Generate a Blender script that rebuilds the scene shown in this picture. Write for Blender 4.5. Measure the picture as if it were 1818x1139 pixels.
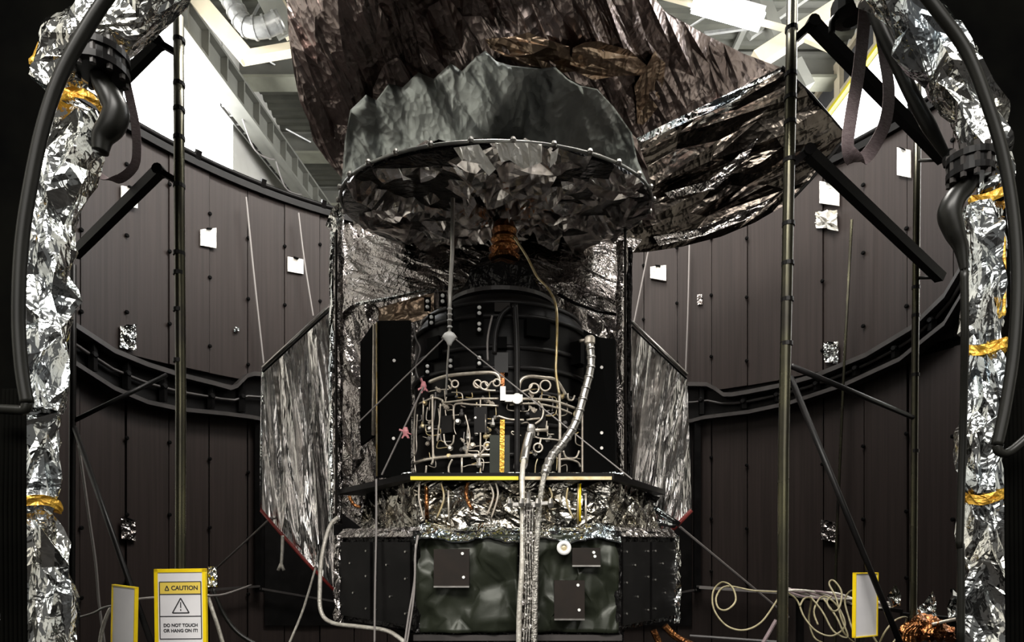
import bpy, math, random
import numpy as np
from mathutils import Vector, Matrix
from mathutils.geometry import delaunay_2d_cdt

for o in list(bpy.data.objects):
    bpy.data.objects.remove(o, do_unlink=True)
SC = bpy.context.scene
COL = SC.collection
RNG = random.Random(7)

# ---------------------------------------------------------------- camera, light, exposure
F, CX, HY, CZ = 1100.0, 909.0, 960.0, 1.6
cam = bpy.data.cameras.new('camera')
cam.sensor_fit = 'HORIZONTAL'
cam.sensor_width = 36.0
cam.lens = F * 36.0 / 1818.0
cam.shift_y = (HY - 569.5) / 1818.0
cam.clip_start = 0.05
cam_o = bpy.data.objects.new('camera', cam)
cam_o.location = (0, 0, CZ)
cam_o.rotation_euler = (math.pi / 2, 0, 0)
COL.objects.link(cam_o)
SC.camera = cam_o

w = bpy.data.worlds.new('hall_daylight')
SC.world = w
w.use_nodes = True
w.node_tree.nodes['Background'].inputs[0].default_value = (1.0, 0.975, 0.93, 1)
w.node_tree.nodes['Background'].inputs[1].default_value = 0.10


def area(name, loc, target, sx, sy, power, col=(1, .96, .9)):
    l = bpy.data.lights.new(name, 'AREA')
    l.shape = 'RECTANGLE'
    l.size, l.size_y, l.energy, l.color = sx, sy, power, col
    o = bpy.data.objects.new(name, l)
    o.location = loc
    o.rotation_euler = (Vector(target) - Vector(loc)).to_track_quat('-Z', 'Y').to_euler()
    COL.objects.link(o)
    return o


area('added_top_fill_light', (0.3, 4.4, 8.6), (0, 4.6, 2), 3.5, 1.4, 560)  # added fill above the chamber, out of view, brightens the upper wall
area('added_rear_fill_light', (-1.0, -4, 8.0), (0, 3.5, 2.5), 8, 2.0, 1500)  # added fill high behind the camera, gives the foil its highlights
area('added_right_fill_light', (3.4, 3.4, 9.0), (1.5, 6.5, 3), 1.0, 4, 200)  # added fill over the right side, an unseen source
area('added_low_rear_fill_light', (0.5, -9, 4.6), (0, 4, 2.6), 9, 4, 300)  # added panel of light behind the camera for the foil to reflect
SC.view_settings.view_transform = 'Standard'
SC.view_settings.look = 'None'
SC.view_settings.gamma = 1.0
SC.view_settings.use_curve_mapping = False
SC.view_settings.exposure = 0.0


# ---------------------------------------------------------------- helpers
def P(x, y, d):
    """point of the place seen in direction (x, y) at distance d along the view axis"""
    return Vector(((x - CX) / F * d, d, CZ - (y - HY) / F * d))


CHR, CHD = 4.0, 3.8     # chamber radius and distance of its axis


def dwall(x, inset=0.0):
    a = (x - CX) / F
    R = CHR - inset
    q = 1 + a * a
    return (CHD + math.sqrt(CHD * CHD - q * (CHD * CHD - R * R))) / q


def PW(x, y, inset=0.0):
    return P(x, y, dwall(x, inset))


ORIGIN = {}


class MB:
    def __init__(self):
        self.v, self.f = [], []

    def add(self, vs, fs):
        n = len(self.v)
        self.v += [Vector(p) for p in vs]
        self.f += [tuple(i + n for i in f) for f in fs]
        return self

    def box(self, c, s, rot=None):
        c = Vector(c)
        vs = []
        for i in (-1, 1):
            for j in (-1, 1):
                for k in (-1, 1):
                    p = Vector((i * s[0] / 2, j * s[1] / 2, k * s[2] / 2))
                    if rot is not None:
                        p = rot @ p
                    vs.append(c + p)
        return self.add(vs, [(0, 1, 3, 2), (4, 6, 7, 5), (0, 4, 5, 1), (2, 3, 7, 6), (0, 2, 6, 4), (1, 5, 7, 3)])

    def bar(self, a, b, wd, ht, up=(0, 0, 1)):
        a, b = Vector(a), Vector(b)
        d = (b - a)
        L = d.length
        d = d / L
        up = Vector(up)
        s = d.cross(up)
        if s.length < 1e-4:
            s = d.cross(Vector((0, 1, 0)))
        s.normalize()
        u = s.cross(d)
        rot = Matrix((s, d, u)).transposed()
        return self.box((a + b) / 2, (wd, L, ht), rot)

    def tube(self, pts, r, seg=8, cap=True, closed=False):
        pts = [Vector(p) for p in pts]
        n = len(pts)
        if not hasattr(r, '__len__'):
            r = [r] * n
        prev = None
        vs, fs = [], []
        for i, p in enumerate(pts):
            if closed:
                t = pts[(i + 1) % n] - pts[i - 1]
            else:
                t = pts[min(i + 1, n - 1)] - pts[max(i - 1, 0)]
            if t.length < 1e-9:
                t = Vector((0, 0, 1))
            t.normalize()
            if prev is None:
                a = Vector((0, 0, 1)) if abs(t.z) < .9 else Vector((1, 0, 0))
                s = t.cross(a).normalized()
            else:
                s = prev - t * prev.dot(t)
                if s.length < 1e-6:
                    s = t.orthogonal()
                s.normalize()
            prev = s
            b = t.cross(s)
            for k in range(seg):
                th = 2 * math.pi * k / seg
                vs.append(p + (s * math.cos(th) + b * math.sin(th)) * r[i])
        m = n if closed else n - 1
        for i in range(m):
            j = (i + 1) % n
            for k in range(seg):
                l = (k + 1) % seg
                fs.append((i * seg + k, i * seg + l, j * seg + l, j * seg + k))
        if cap and not closed:
            fs.append(tuple(range(seg - 1, -1, -1)))
            fs.append(tuple((n - 1) * seg + k for k in range(seg)))
        return self.add(vs, fs)

    def lathe(self, c, prof, seg=32, axis=(0, 0, 1), phase=0.0):
        c = Vector(c)
        ax = Vector(axis).normalized()
        s = ax.orthogonal().normalized() if abs(ax.z) < .99 else Vector((1, 0, 0))
        b = ax.cross(s)
        vs, fs = [], []
        for (r, z) in prof:
            for k in range(seg):
                th = 2 * math.pi * k / seg + phase
                vs.append(c + ax * z + (s * math.cos(th) + b * math.sin(th)) * max(r, 1e-4))
        for i in range(len(prof) - 1):
            for k in range(seg):
                l = (k + 1) % seg
                fs.append((i * seg + k, i * seg + l, (i + 1) * seg + l, (i + 1) * seg + k))
        fs.append(tuple(range(seg - 1, -1, -1)))
        fs.append(tuple((len(prof) - 1) * seg + k for k in range(seg)))
        return self.add(vs, fs)

    def slab(self, poly, off):
        """closed prism from a planar-ish polygon and an offset vector"""
        off = Vector(off)
        n = len(poly)
        poly = [Vector(p) for p in poly]
        vs = poly + [p + off for p in poly]
        fs = [tuple(range(n)), tuple(range(2 * n - 1, n - 1, -1))]
        for i in range(n):
            j = (i + 1) % n
            fs.append((i, i + n, j + n, j))
        return self.add(vs, fs)

    def sweep(self, pts, nrm, prof):
        """profile (a along nrm, b along z) swept along pts"""
        vs, fs = [], []
        m = len(prof)
        for p, n in zip(pts, nrm):
            for (a, b) in prof:
                vs.append(Vector(p) + Vector(n) * a + Vector((0, 0, b)))
        for i in range(len(pts) - 1):
            for k in range(m):
                l = (k + 1) % m
                fs.append((i * m + k, i * m + l, (i + 1) * m + l, (i + 1) * m + k))
        fs.append(tuple(range(m - 1, -1, -1)))
        fs.append(tuple((len(pts) - 1) * m + k for k in range(m)))
        return self.add(vs, fs)


def spline(pts, n=8):
    """Catmull-Rom through tuples of any length"""
    pts = [tuple(p) for p in pts]
    if len(pts) < 3:
        return pts
    out = []
    q = [pts[0]] + pts + [pts[-1]]
    for i in range(1, len(q) - 2):
        for k in range(n):
            t = k / n
            out.append(tuple(0.5 * ((2 * b) + (-a + c) * t + (2 * a - 5 * b + 4 * c - d) * t * t + (-a + 3 * b - 3 * c + d) * t ** 3)
                             for a, b, c, d in zip(q[i - 1], q[i], q[i + 1], q[i + 2])))
    out.append(pts[-1])
    return out


def obj(name, mb, mat, parent=None, smooth=False):
    vs = mb.v
    if parent is None:
        xs = [p.x for p in vs]; ys = [p.y for p in vs]; zs = [p.z for p in vs]
        org = Vector(((min(xs) + max(xs)) / 2, (min(ys) + max(ys)) / 2, min(zs)))
    else:
        org = ORIGIN[parent.name]
    me = bpy.data.meshes.new(name)
    me.from_pydata([tuple(p - org) for p in vs], [], mb.f)
    me.validate()
    if mat is not None:
        me.materials.append(M[mat] if isinstance(mat, str) else mat)
    if smooth:
        me.polygons.foreach_set('use_smooth', [True] * len(me.polygons))
    o = bpy.data.objects.new(name, me)
    COL.objects.link(o)
    if parent is None:
        o.location = org
    else:
        o.parent = parent
    ORIGIN[o.name] = org
    return o


def tag(o, label=None, cat=None, group=None, kind=None):
    for k, v in (('label', label), ('category', cat), ('group', group), ('kind', kind)):
        if v:
            o[k] = v
    return o


def thing(name, label, cat, loc, group=None):
    o = bpy.data.objects.new(name, None)
    o.empty_display_size = .1
    o.location = loc
    COL.objects.link(o)
    ORIGIN[o.name] = Vector(loc)
    return tag(o, label, cat, group)


def struct(name, mb, mat, label, smooth=False):
    return tag(obj(name, mb, mat, None, smooth), label, None, None, 'structure')


def refine(vs, ns, tris, amp, levels, rng, fall=.34):
    """midpoint subdivision with random displacement: facets in facets"""
    a = amp
    for _ in range(levels):
        a *= fall
        cache, out = {}, []

        def mid(i, j):
            k = (i, j) if i < j else (j, i)
            if k not in cache:
                n = (ns[i] + ns[j]).normalized()
                cache[k] = len(vs)
                vs.append((vs[i] + vs[j]) / 2 + n * rng.uniform(-a, a))
                ns.append(n)
            return cache[k]
        for (i, j, k) in tris:
            x, y, z = mid(i, j), mid(j, k), mid(k, i)
            out += [(i, x, z), (x, j, y), (z, y, k), (x, y, z)]
        tris = out
    return vs, ns, tris


def close_back(mb, vs, ns, tris, th):
    """give a crumpled sheet a back face and side walls"""
    n = len(vs)
    back = [v - m * th for v, m in zip(vs, ns)]
    fs = list(tris) + [(k + n, j + n, i + n) for (i, j, k) in tris]
    cnt = {}
    for (i, j, k) in tris:
        for e in ((i, j), (j, k), (k, i)):
            cnt[e] = 1
    for (i, j) in list(cnt):
        if (j, i) not in cnt:
            fs.append((j, i, i + n, j + n))
    return mb.add(vs + back, fs)


def crumple(fn, nu, nv, amp, levels=1, per=False, jit=.36, seed=1, th=0.0, edge=.15, mb=None, flip=False):
    rng = random.Random(seed)
    cols = nu if per else nu + 1
    vs, ns = [], []
    e = 1e-3
    for i in range(cols):
        for j in range(nv + 1):
            u, v = i / nu, j / nv
            iu = per or 0 < i < nu
            iv = 0 < j < nv
            if iu:
                u += rng.uniform(-jit, jit) / nu
            if iv:
                v += rng.uniform(-jit, jit) / nv
            p = Vector(fn(u, v))
            a = Vector(fn(u + e, v)) - Vector(fn(u - e, v))
            b = Vector(fn(u, min(v + e, 1))) - Vector(fn(u, max(v - e, 0)))
            n = a.cross(b)
            if n.length < 1e-12:
                n = Vector((0, -1, 0))
            n.normalize()
            if flip:
                n = -n
            k = 1 if (iu and iv) else edge
            vs.append(p + n * rng.uniform(-amp, amp) * k)
            ns.append(n)
    tris = []
    for i in range(nu):
        i2 = (i + 1) % cols
        for j in range(nv):
            a, b, c, d = i * (nv + 1) + j, i2 * (nv + 1) + j, i2 * (nv + 1) + j + 1, i * (nv + 1) + j + 1
            q = [(a, b, c), (a, c, d)] if rng.random() < .5 else [(a, b, d), (b, c, d)]
            if flip:
                q = [t[::-1] for t in q]
            tris += q
    vs, ns, tris = refine(vs, ns, tris, amp, levels, rng)
    mb = mb or MB()
    if th:
        return close_back(mb, vs, ns, tris, th)
    return mb.add(vs, tris)


def inside(x, y, poly):
    r = False
    n = len(poly)
    for i in range(n):
        (x0, y0), (x1, y1) = poly[i], poly[i - 1]
        if (y0 > y) != (y1 > y) and x < (x1 - x0) * (y - y0) / (y1 - y0) + x0:
            r = not r
    return r


def sheet(poly, depth, sx, sy, ang, amp, levels=1, seed=1, th=.012, edge=.3):
    """crumpled foil sheet with an outline; folds run along ang (degrees), sx across them, sy along them"""
    rng = random.Random(seed)
    ca, sa = math.cos(math.radians(ang)), math.sin(math.radians(ang))
    to = lambda x, y: ((x * ca + y * sa) / sy, (-x * sa + y * ca) / sx)
    fr = lambda a, b: ((a * sy) * ca - (b * sx) * sa, (a * sy) * sa + (b * sx) * ca)
    B = []
    n = len(poly)
    for i in range(n):
        (x0, y0), (x1, y1) = poly[i], poly[(i + 1) % n]
        a, b = to(x0, y0), to(x1, y1)
        m = max(1, int(math.hypot(b[0] - a[0], b[1] - a[1]) / 1.1))
        for k in range(m):
            t = k / m
            B.append((a[0] + (b[0] - a[0]) * t, a[1] + (b[1] - a[1]) * t))
    A0, A1 = min(p[0] for p in B), max(p[0] for p in B)
    B0, B1 = min(p[1] for p in B), max(p[1] for p in B)
    pts = list(B)
    a = A0 + .5
    row = 0
    while a < A1:
        b = B0 + .5 * (row % 2)
        while b < B1:
            q = (a + rng.uniform(-.4, .4), b + rng.uniform(-.4, .4))
            if inside(q[0], q[1], B) and min((q[0] - p[0]) ** 2 + (q[1] - p[1]) ** 2 for p in B) > .12:
                pts.append(q)
            b += 1
        a += .87
        row += 1
    res = delaunay_2d_cdt([Vector(p) for p in pts], [], [list(range(len(B)))], 1, 1e-5)
    vs2, _, fs = res[0], res[1], res[2]
    nb = len(B)
    vs, ns = [], []
    for i, q in enumerate(vs2):
        x, y = fr(q.x, q.y)
        d = depth(x, y)
        p = P(x, y, d)
        nrm = Vector((0, 0, CZ)) - p
        nrm.normalize()
        k = edge if i < nb else 1
        vs.append(p + nrm * rng.uniform(-amp, amp) * k)
        ns.append(nrm)
    tris = []
    for f in fs:
        f = list(f)
        for k in range(1, len(f) - 1):
            t = (f[0], f[k], f[k + 1])
            nn = (vs[t[1]] - vs[t[0]]).cross(vs[t[2]] - vs[t[0]])
            tris.append(t if nn.dot(ns[t[0]]) > 0 else t[::-1])
    vs, ns, tris = refine(vs, ns, tris, amp, levels, rng)
    return close_back(MB(), vs, ns, tris, th)


# ---------------------------------------------------------------- materials
M = {}


def mat(name, col, rough=.5, metal=0.0, col2=None, nscale=6.0, stretch=(1, 1, 1), bump=0.0, bscale=30.0, crump=0.0, cscale=14.0,
        emit=None, estr=0.0, spec=.5, nlo=.35, nhi=.65, rvar=0.0):
    m = bpy.data.materials.new(name)
    m.use_nodes = True
    nt = m.node_tree
    b = nt.nodes['Principled BSDF']
    b.inputs['Base Color'].default_value = (*col, 1)
    b.inputs['Roughness'].default_value = rough
    b.inputs['Metallic'].default_value = metal
    b.inputs['Specular IOR Level'].default_value = spec
    L = nt.links.new
    tc = nt.nodes.new('ShaderNodeTexCoord')
    mp = nt.nodes.new('ShaderNodeMapping')
    mp.inputs['Scale'].default_value = stretch
    L(tc.outputs['Object'], mp.inputs['Vector'])
    if col2 is not None:
        n = nt.nodes.new('ShaderNodeTexNoise')
        n.inputs['Scale'].default_value = nscale
        n.inputs['Detail'].default_value = 5
        L(mp.outputs[0], n.inputs['Vector'])
        r = nt.nodes.new('ShaderNodeValToRGB')
        r.color_ramp.elements[0].position = nlo
        r.color_ramp.elements[1].position = nhi
        r.color_ramp.elements[0].color = (*col, 1)
        r.color_ramp.elements[1].color = (*col2, 1)
        L(n.outputs['Fac'], r.inputs[0])
        L(r.outputs[0], b.inputs['Base Color'])
        if rvar:
            mr = nt.nodes.new('ShaderNodeMapRange')
            mr.inputs[3].default_value = max(rough - rvar, .03)
            mr.inputs[4].default_value = rough + rvar
            L(n.outputs['Fac'], mr.inputs[0])
            L(mr.outputs[0], b.inputs['Roughness'])
    h = None
    if crump:
        wn = nt.nodes.new('ShaderNodeTexNoise')
        wn.inputs['Scale'].default_value = cscale * .5
        L(mp.outputs[0], wn.inputs['Vector'])
        mx = nt.nodes.new('ShaderNodeVectorMath')
        mx.operation = 'MULTIPLY_ADD'
        mx.inputs[1].default_value = (.12, .12, .12)
        L(wn.outputs['Color'], mx.inputs[0])
        L(mp.outputs[0], mx.inputs[2])
        v1 = nt.nodes.new('ShaderNodeTexVoronoi')
        v1.inputs['Scale'].default_value = cscale
        L(mx.outputs[0], v1.inputs['Vector'])
        v2 = nt.nodes.new('ShaderNodeTexVoronoi')
        v2.inputs['Scale'].default_value = cscale * 2.9
        L(mx.outputs[0], v2.inputs['Vector'])
        ad = nt.nodes.new('ShaderNodeMath')
        ad.operation = 'MULTIPLY_ADD'
        ad.inputs[1].default_value = .4
        L(v2.outputs['Distance'], ad.inputs[0])
        L(v1.outputs['Distance'], ad.inputs[2])
        bp = nt.nodes.new('ShaderNodeBump')
        bp.inputs['Strength'].default_value = crump
        bp.inputs['Distance'].default_value = .6 / cscale
        L(ad.outputs[0], bp.inputs['Height'])
        L(bp.outputs[0], b.inputs['Normal'])
    elif bump:
        n2 = nt.nodes.new('ShaderNodeTexNoise')
        n2.inputs['Scale'].default_value = bscale
        n2.inputs['Detail'].default_value = 4
        L(mp.outputs[0], n2.inputs['Vector'])
        bp = nt.nodes.new('ShaderNodeBump')
        bp.inputs['Strength'].default_value = bump
        bp.inputs['Distance'].default_value = .02
        L(n2.outputs['Fac'], bp.inputs['Height'])
        L(bp.outputs[0], b.inputs['Normal'])
    if emit is not None:
        b.inputs['Emission Color'].default_value = (*emit, 1)
        b.inputs['Emission Strength'].default_value = estr
    M[name] = m
    return m


mat('wall_paint', (.0310, .0226, .0203), .5, 0, (.0218, .0160, .0143), 3.0, (14, 14, .25), bump=.05, bscale=20, spec=.25)
mat('black_paint', (.0035, .0033, .0033), .4, 0, (.007, .0065, .0065), 8, spec=.14)
mat('rail_paint', (.055, .050, .048), .35, 0, (.035, .032, .031), 8, spec=.4)
mat('dark_box', (.016, .015, .015), .38, 0, (.010, .009, .009), 8, spec=.25)
mat('black_matte', (.003, .003, .003), .7, spec=.05)
mat('portal_black', (.0015, .0015, .0015), .9, 0, (.003, .003, .0025), 4, spec=.0)
mat('floor_dark', (.010, .009, .009), .6, 0, (.016, .015, .014), 3, spec=.1)
mat('pole_metal', (.12, .115, .07), .28, .85, (.035, .032, .03), 2.2, (1, 1, 1.2), rvar=.1)
mat('arm_black', (.005, .005, .005), .4, 0, (.009, .008, .008), 10, spec=.2)
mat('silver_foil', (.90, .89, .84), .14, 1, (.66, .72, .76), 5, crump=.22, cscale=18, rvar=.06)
mat('duct_foil', (.95, .94, .88), .12, 1, (.72, .79, .84), 4, crump=.16, cscale=20, rvar=.05)
mat('wing_foil', (.95, .93, .90), .27, 1, (.80, .77, .75), 4, (6, 6, .9), crump=.12, cscale=6)
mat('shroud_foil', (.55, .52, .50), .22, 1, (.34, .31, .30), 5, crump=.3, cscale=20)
mat('dish_foil', (.97, .92, .89), .26, 1, (.6, .55, .53), 4, crump=.12, cscale=8)
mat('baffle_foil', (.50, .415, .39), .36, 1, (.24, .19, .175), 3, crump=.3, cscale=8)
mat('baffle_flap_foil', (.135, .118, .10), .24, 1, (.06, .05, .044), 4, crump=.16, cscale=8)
mat('grey_foil', (.62, .66, .64), .42, 1, (.42, .455, .44), 4, crump=.16, cscale=7)
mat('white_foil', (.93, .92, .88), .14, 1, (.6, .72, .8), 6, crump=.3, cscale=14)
mat('cone_foil', (.42, .41, .38), .2, 1, (.24, .215, .17), 7, crump=.2, cscale=16)
mat('black_foil', (.02, .019, .019), .25, .6, (.008, .0075, .0075), 6, crump=.3, cscale=16, spec=.2)
mat('olive_blanket', (.023, .027, .0175), .4, .2, (.015, .018, .0115), 4, bump=.1, bscale=9, spec=.35)
mat('brown_plate', (.020, .015, .012), .5, 0, (.015, .012, .010), 12, spec=.2)
mat('copper_foil', (.46, .20, .07), .3, 1, (.22, .085, .04), 9, crump=.4, cscale=26)
mat('bronze_foil_and_reflection', (.55, .42, .31), .36, 1, (.36, .25, .17), 6, crump=.3, cscale=10)  # foil of the skirt panel; on the baffle it paints brown reflections
mat('gold_tape', (.75, .45, .06), .35, .5, (.55, .28, .03), 14, crump=.3, cscale=30)
mat('gold_wire', (.62, .45, .18), .35, .7, (.75, .66, .45), 20)
mat('yellow_trim', (.85, .72, .03), .45)
mat('yellow_paint', (.92, .68, .005), .45, 0, (.86, .60, .005), 20)
mat('caution_yellow', (.80, .60, .10), .5)
mat('sign_white', (.80, .79, .80), .45, 0, (.72, .71, .73), 6)
mat('print_black', (.03, .03, .035), .5)
mat('steel', (.62, .60, .57), .34, 1, (.48, .46, .43), 12, bump=.05, bscale=40)
mat('pale_hose', (.72, .69, .62), .4, .35, (.5, .47, .41), 30, bump=.3, bscale=90)
mat('pipe_metal', (.82, .75, .64), .32, .55, (.55, .48, .40), 25)
mat('braid_steel', (.62, .6, .55), .3, .9, (.2, .19, .17), 60, bump=.6, bscale=120)
mat('white_dot', (.85, .85, .83), .4)
mat('patch_white', (.86, .84, .78), .35, .15, (.74, .72, .66), 9, crump=.15, cscale=20)
mat('webbing', (.34, .27, .275), .8, 0, (.24, .18, .19), 60, (1, 1, 3), bump=.3, bscale=120)
mat('hose_black', (.006, .006, .005), .36, 0, (.010, .010, .008), 6, spec=.3)
mat('wire_grey', (.26, .24, .23), .5)
mat('cable_cream', (.34, .30, .18), .5, 0, (.22, .19, .10), 40)
mat('pink_tape', (.55, .22, .24), .5)
mat('red_edge', (.28, .035, .03), .4)
mat('hall_wall', (.55, .54, .50), .8, 0, (.50, .49, .45), 2)
mat('hall_panel_green', (.30, .30, .235), .7, 0, (.25, .25, .20), 3)
mat('deck', (.085, .085, .066), .6, 0, (.065, .065, .052), 2)
mat('beam_grey', (.19, .19, .165), .6, 0, (.155, .155, .135), 2)
mat('beam_cream', (.62, .55, .40), .6, 0, (.55, .48, .35), 3)
mat('galvanised', (.36, .36, .34), .4, .6, (.26, .26, .25), 8)
mat('dark_opening', (.06, .06, .065), .6)
mat('window_glow', (.9, .92, .95), .6, emit=(1.0, 1.0, 1.0), estr=9.0)
mat('lamp_glow', (.9, .92, .95), .6, emit=(.93, .96, 1.0), estr=14)
mat('window_bar', (.80, .82, .86), .6, emit=(1.0, 1.0, 1.0), estr=2.0)

# ================================================================ THE SETTING
# floor
struct('floor', MB().box((0, 12, -.05), (26, 44, .1)), 'floor_dark', 'dark chamber and hall floor')

# chamber wall made of two tiers of vertical panels
RIMZ = CZ + 3.80
back = MB()
A0, A1 = -78, 78


def cyl(phi, r, z):
    return Vector((r * math.sin(phi), CHD + r * math.cos(phi), z))


N = 96
vs, fs = [], []
for i in range(N + 1):
    ph = math.radians(A0 + (A1 - A0) * i / N)
    for (r, z) in ((CHR + .05, 0), (CHR + .05, RIMZ), (CHR + .12, RIMZ), (CHR + .12, 0)):
        vs.append(cyl(ph, r, z))
for i in range(N):
    for k in range(4):
        l = (k + 1) % 4
        fs.append((i * 4 + k, i * 4 + l, (i + 1) * 4 + l, (i + 1) * 4 + k))
back.add(vs, fs)
wall = struct('wall_back', back, 'black_paint', 'curved inner wall of the open-topped test chamber')
STEP = 5.7
phis = []
p0 = -45.0 - STEP * 5
while p0 < 76:
    phis.append(p0)
    p0 += STEP
seam = []
for tier, (z0, z1) in enumerate(((CZ + 1.72, RIMZ - .01), (.02, CZ + 1.64))):
    for a in phis[:-1]:
        mb = MB()
        vs, fs = [], []
        n = 4
        g = .055 if tier == 0 else .09
        dz = RNG.uniform(-.012, .012)
        for i in range(n + 1):
            ph = math.radians(a + g + (STEP - 2 * g) * i / n)
            for (r, z) in ((CHR, z0), (CHR, z1), (CHR + .045, z1), (CHR + .045, z0)):
                vs.append(cyl(ph, r + dz, z))
        for i in range(n):
            for k in range(4):
                l = (k + 1) % 4
                fs.append((i * 4 + k, (i + 1) * 4 + k, (i + 1) * 4 + l, i * 4 + l))
        fs += [(0, 1, 2, 3), tuple(n * 4 + k for k in (3, 2, 1, 0))]
        mb.add(vs, fs)
        obj('wall_panel', mb, 'wall_paint', wall, True).data.polygons.foreach_set('use_smooth', [False] * len(mb.f))
bm = MB()
for a in phis:
    for z in (CZ + .15, CZ - .45, CZ + .85, CZ + 2.0, CZ + 2.7, CZ + 3.35):
        zz = z + .12 * math.sin(a * 3.1)
        ph = math.radians(a)
        c = cyl(ph, CHR - .012, zz)
        inw = Vector((-math.sin(ph), -math.cos(ph), 0))
        bm.lathe(c, [(.019, 0), (.019, .012), (.012, .018)], 8, inw)
tag(obj('bolt_row', bm, 'black_matte', wall), None, None, None, 'stuff')


def wall_normals(pts):
    out = []
    for p in pts:
        d = Vector((-p.x, CHD - p.y, 0))
        out.append(d.normalized())
    return out


rim_pts = [cyl(math.radians(A0 + (A1 - A0) * i / 80), CHR + .02, RIMZ) for i in range(81)]
rim = struct('trim_1', MB().sweep(rim_pts, wall_normals(rim_pts), [(-.12, -.05), (.07, -.05), (.07, .02), (-.12, .02)]), 'black_paint',
             'black top rim of the chamber wall')
obj('rim_pipe', MB().tube([p + n * .06 + Vector((0, 0, .05)) for p, n in zip(rim_pts, wall_normals(rim_pts))], .028, 8), 'black_paint', rim, True)
for i in range(3, 80, 5):
    p = rim_pts[i]
    obj('rim_clip', MB().bar(p + Vector((0, 0, -.06)), p + wall_normals([p])[0] * .09 + Vector((0, 0, .1)), .05, .05), 'black_paint', rim)

up_px = [(70, 510), (100, 545), (130, 572), (200, 618), (260, 643), (320, 662), (380, 677), (408, 685), (420, 681), (438, 663), (450, 660), (520, 664), (700, 688), (900, 696),
         (1100, 690), (1200, 678), (1256, 679), (1268, 685), (1285, 697), (1300, 697), (1330, 692), (1390, 680), (1450, 663), (1540, 626), (1620, 578), (1680, 520), (1710, 470), (1720, 440)]
dn_px = [(70, 580), (100, 610), (130, 640), (200, 685), (260, 710), (320, 723), (400, 731), (445, 737), (470, 742), (900, 762), (1228, 744), (1250, 738), (1330, 728), (1400, 713),
         (1500, 680), (1600, 634), (1680, 570), (1710, 520), (1720, 490)]


def rail_pts(px, inset):
    dense = []
    for i in range(len(px) - 1):
        (x0, y0), (x1, y1) = px[i], px[i + 1]
        m = max(1, int((x1 - x0) / 20))
        for k in range(m):
            dense.append((x0 + (x1 - x0) * k / m, y0 + (y1 - y0) * k / m))
    dense.append(px[-1])
    return [PW(x, y, inset) for x, y in dense]


up = rail_pts(up_px, .10)
dn = rail_pts(dn_px, .10)
ring = struct('trim_2', MB().sweep(up, wall_normals(up), [(-.12, -.045), (.03, -.045), (.03, .0), (-.12, .0)]), 'rail_paint',
              'stiffening ring running around the chamber wall')
obj('lower_rail', MB().sweep(dn, wall_normals(dn), [(-.12, -.04), (.03, -.04), (.03, 0), (-.12, 0)]), 'rail_paint', ring)
# web behind the rails
web_up = rail_pts(up_px, .02)
vs, fs = [], []
wp = [(x, y) for x, y in up_px]


def interp(px, x):
    for i in range(len(px) - 1):
        if px[i][0] <= x <= px[i + 1][0]:
            t = (x - px[i][0]) / (px[i + 1][0] - px[i][0])
            return px[i][1] + t * (px[i + 1][1] - px[i][1])
    return px[0][1] if x < px[0][0] else px[-1][1]


xs = list(range(72, 1718, 16))
for x in xs:
    a, b = PW(x, interp(up_px, x) + 3, .02), PW(x, interp(dn_px, x), .02)
    n = wall_normals([a])[0]
    vs += [a, b, b - n * .05, a - n * .05]
for i in range(len(xs) - 1):
    for k in range(4):
        l = (k + 1) % 4
        fs.append((i * 4 + k, (i + 1) * 4 + k, (i + 1) * 4 + l, i * 4 + l))
obj('ring_web', MB().add(vs, fs), 'black_paint', ring)
for x in (165, 225, 290, 375, 430, 1245, 1320, 1380, 1450, 1520, 1590, 1655):
    a, b = PW(x, interp(up_px, x) + 6, .07), PW(x, interp(dn_px, x) - 4, .07)
    mb = MB().bar(a, b, .05, .05, (0, 1, 0))
    m = a * .5 + b * .5
    mb.lathe(m, [(.03, 0), (.03, .03), (.02, .04)], 8, wall_normals([m])[0])
    obj('ring_bracket', mb, 'black_paint', ring)
mid_px = [(x, (interp(up_px, x) * .45 + interp(dn_px, x) * .55)) for x in range(80, 1716, 24)]
md = [PW(x, y, .06) for x, y in mid_px]
obj('ring_cable', MB().tube(md, .016, 6), 'rail_paint', ring, True)
# frame of the low opening behind the craft and the base rail
fr = MB()
for x in (461, 1237):
    fr.bar(PW(x, 742, .07), PW(x, 1050, .07), .07, .07, (0, 1, 0))
op = struct('trim_3', fr, 'black_paint', 'upright frame posts of the low opening behind the craft')
for (a, b) in (((300, 1052), (461, 1040)), ((461, 1044), (600, 1068)), ((1237, 1046), (1100, 1070)), ((1237, 1040), (1300, 1046)), ((1300, 1046), (1400, 1050))):
    obj('base_rail', MB().bar(PW(*a, .1), PW(*b, .1), .022, .022), 'rail_paint', op)
lowo = MB()
vs, fs = [], []
for i in range(25):
    x = 470 + (1228 - 470) * i / 24
    for (r, y) in ((.03, 750), (.03, 1110), (-.0, 1110), (-.0, 750)):
        vs.append(PW(x, y, r))
for i in range(24):
    for k in range(4):
        l = (k + 1) % 4
        fs.append((i * 4 + k, (i + 1) * 4 + k, (i + 1) * 4 + l, i * 4 + l))
obj('opening_panel', lowo.add(vs, fs), 'black_paint', op)

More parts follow.
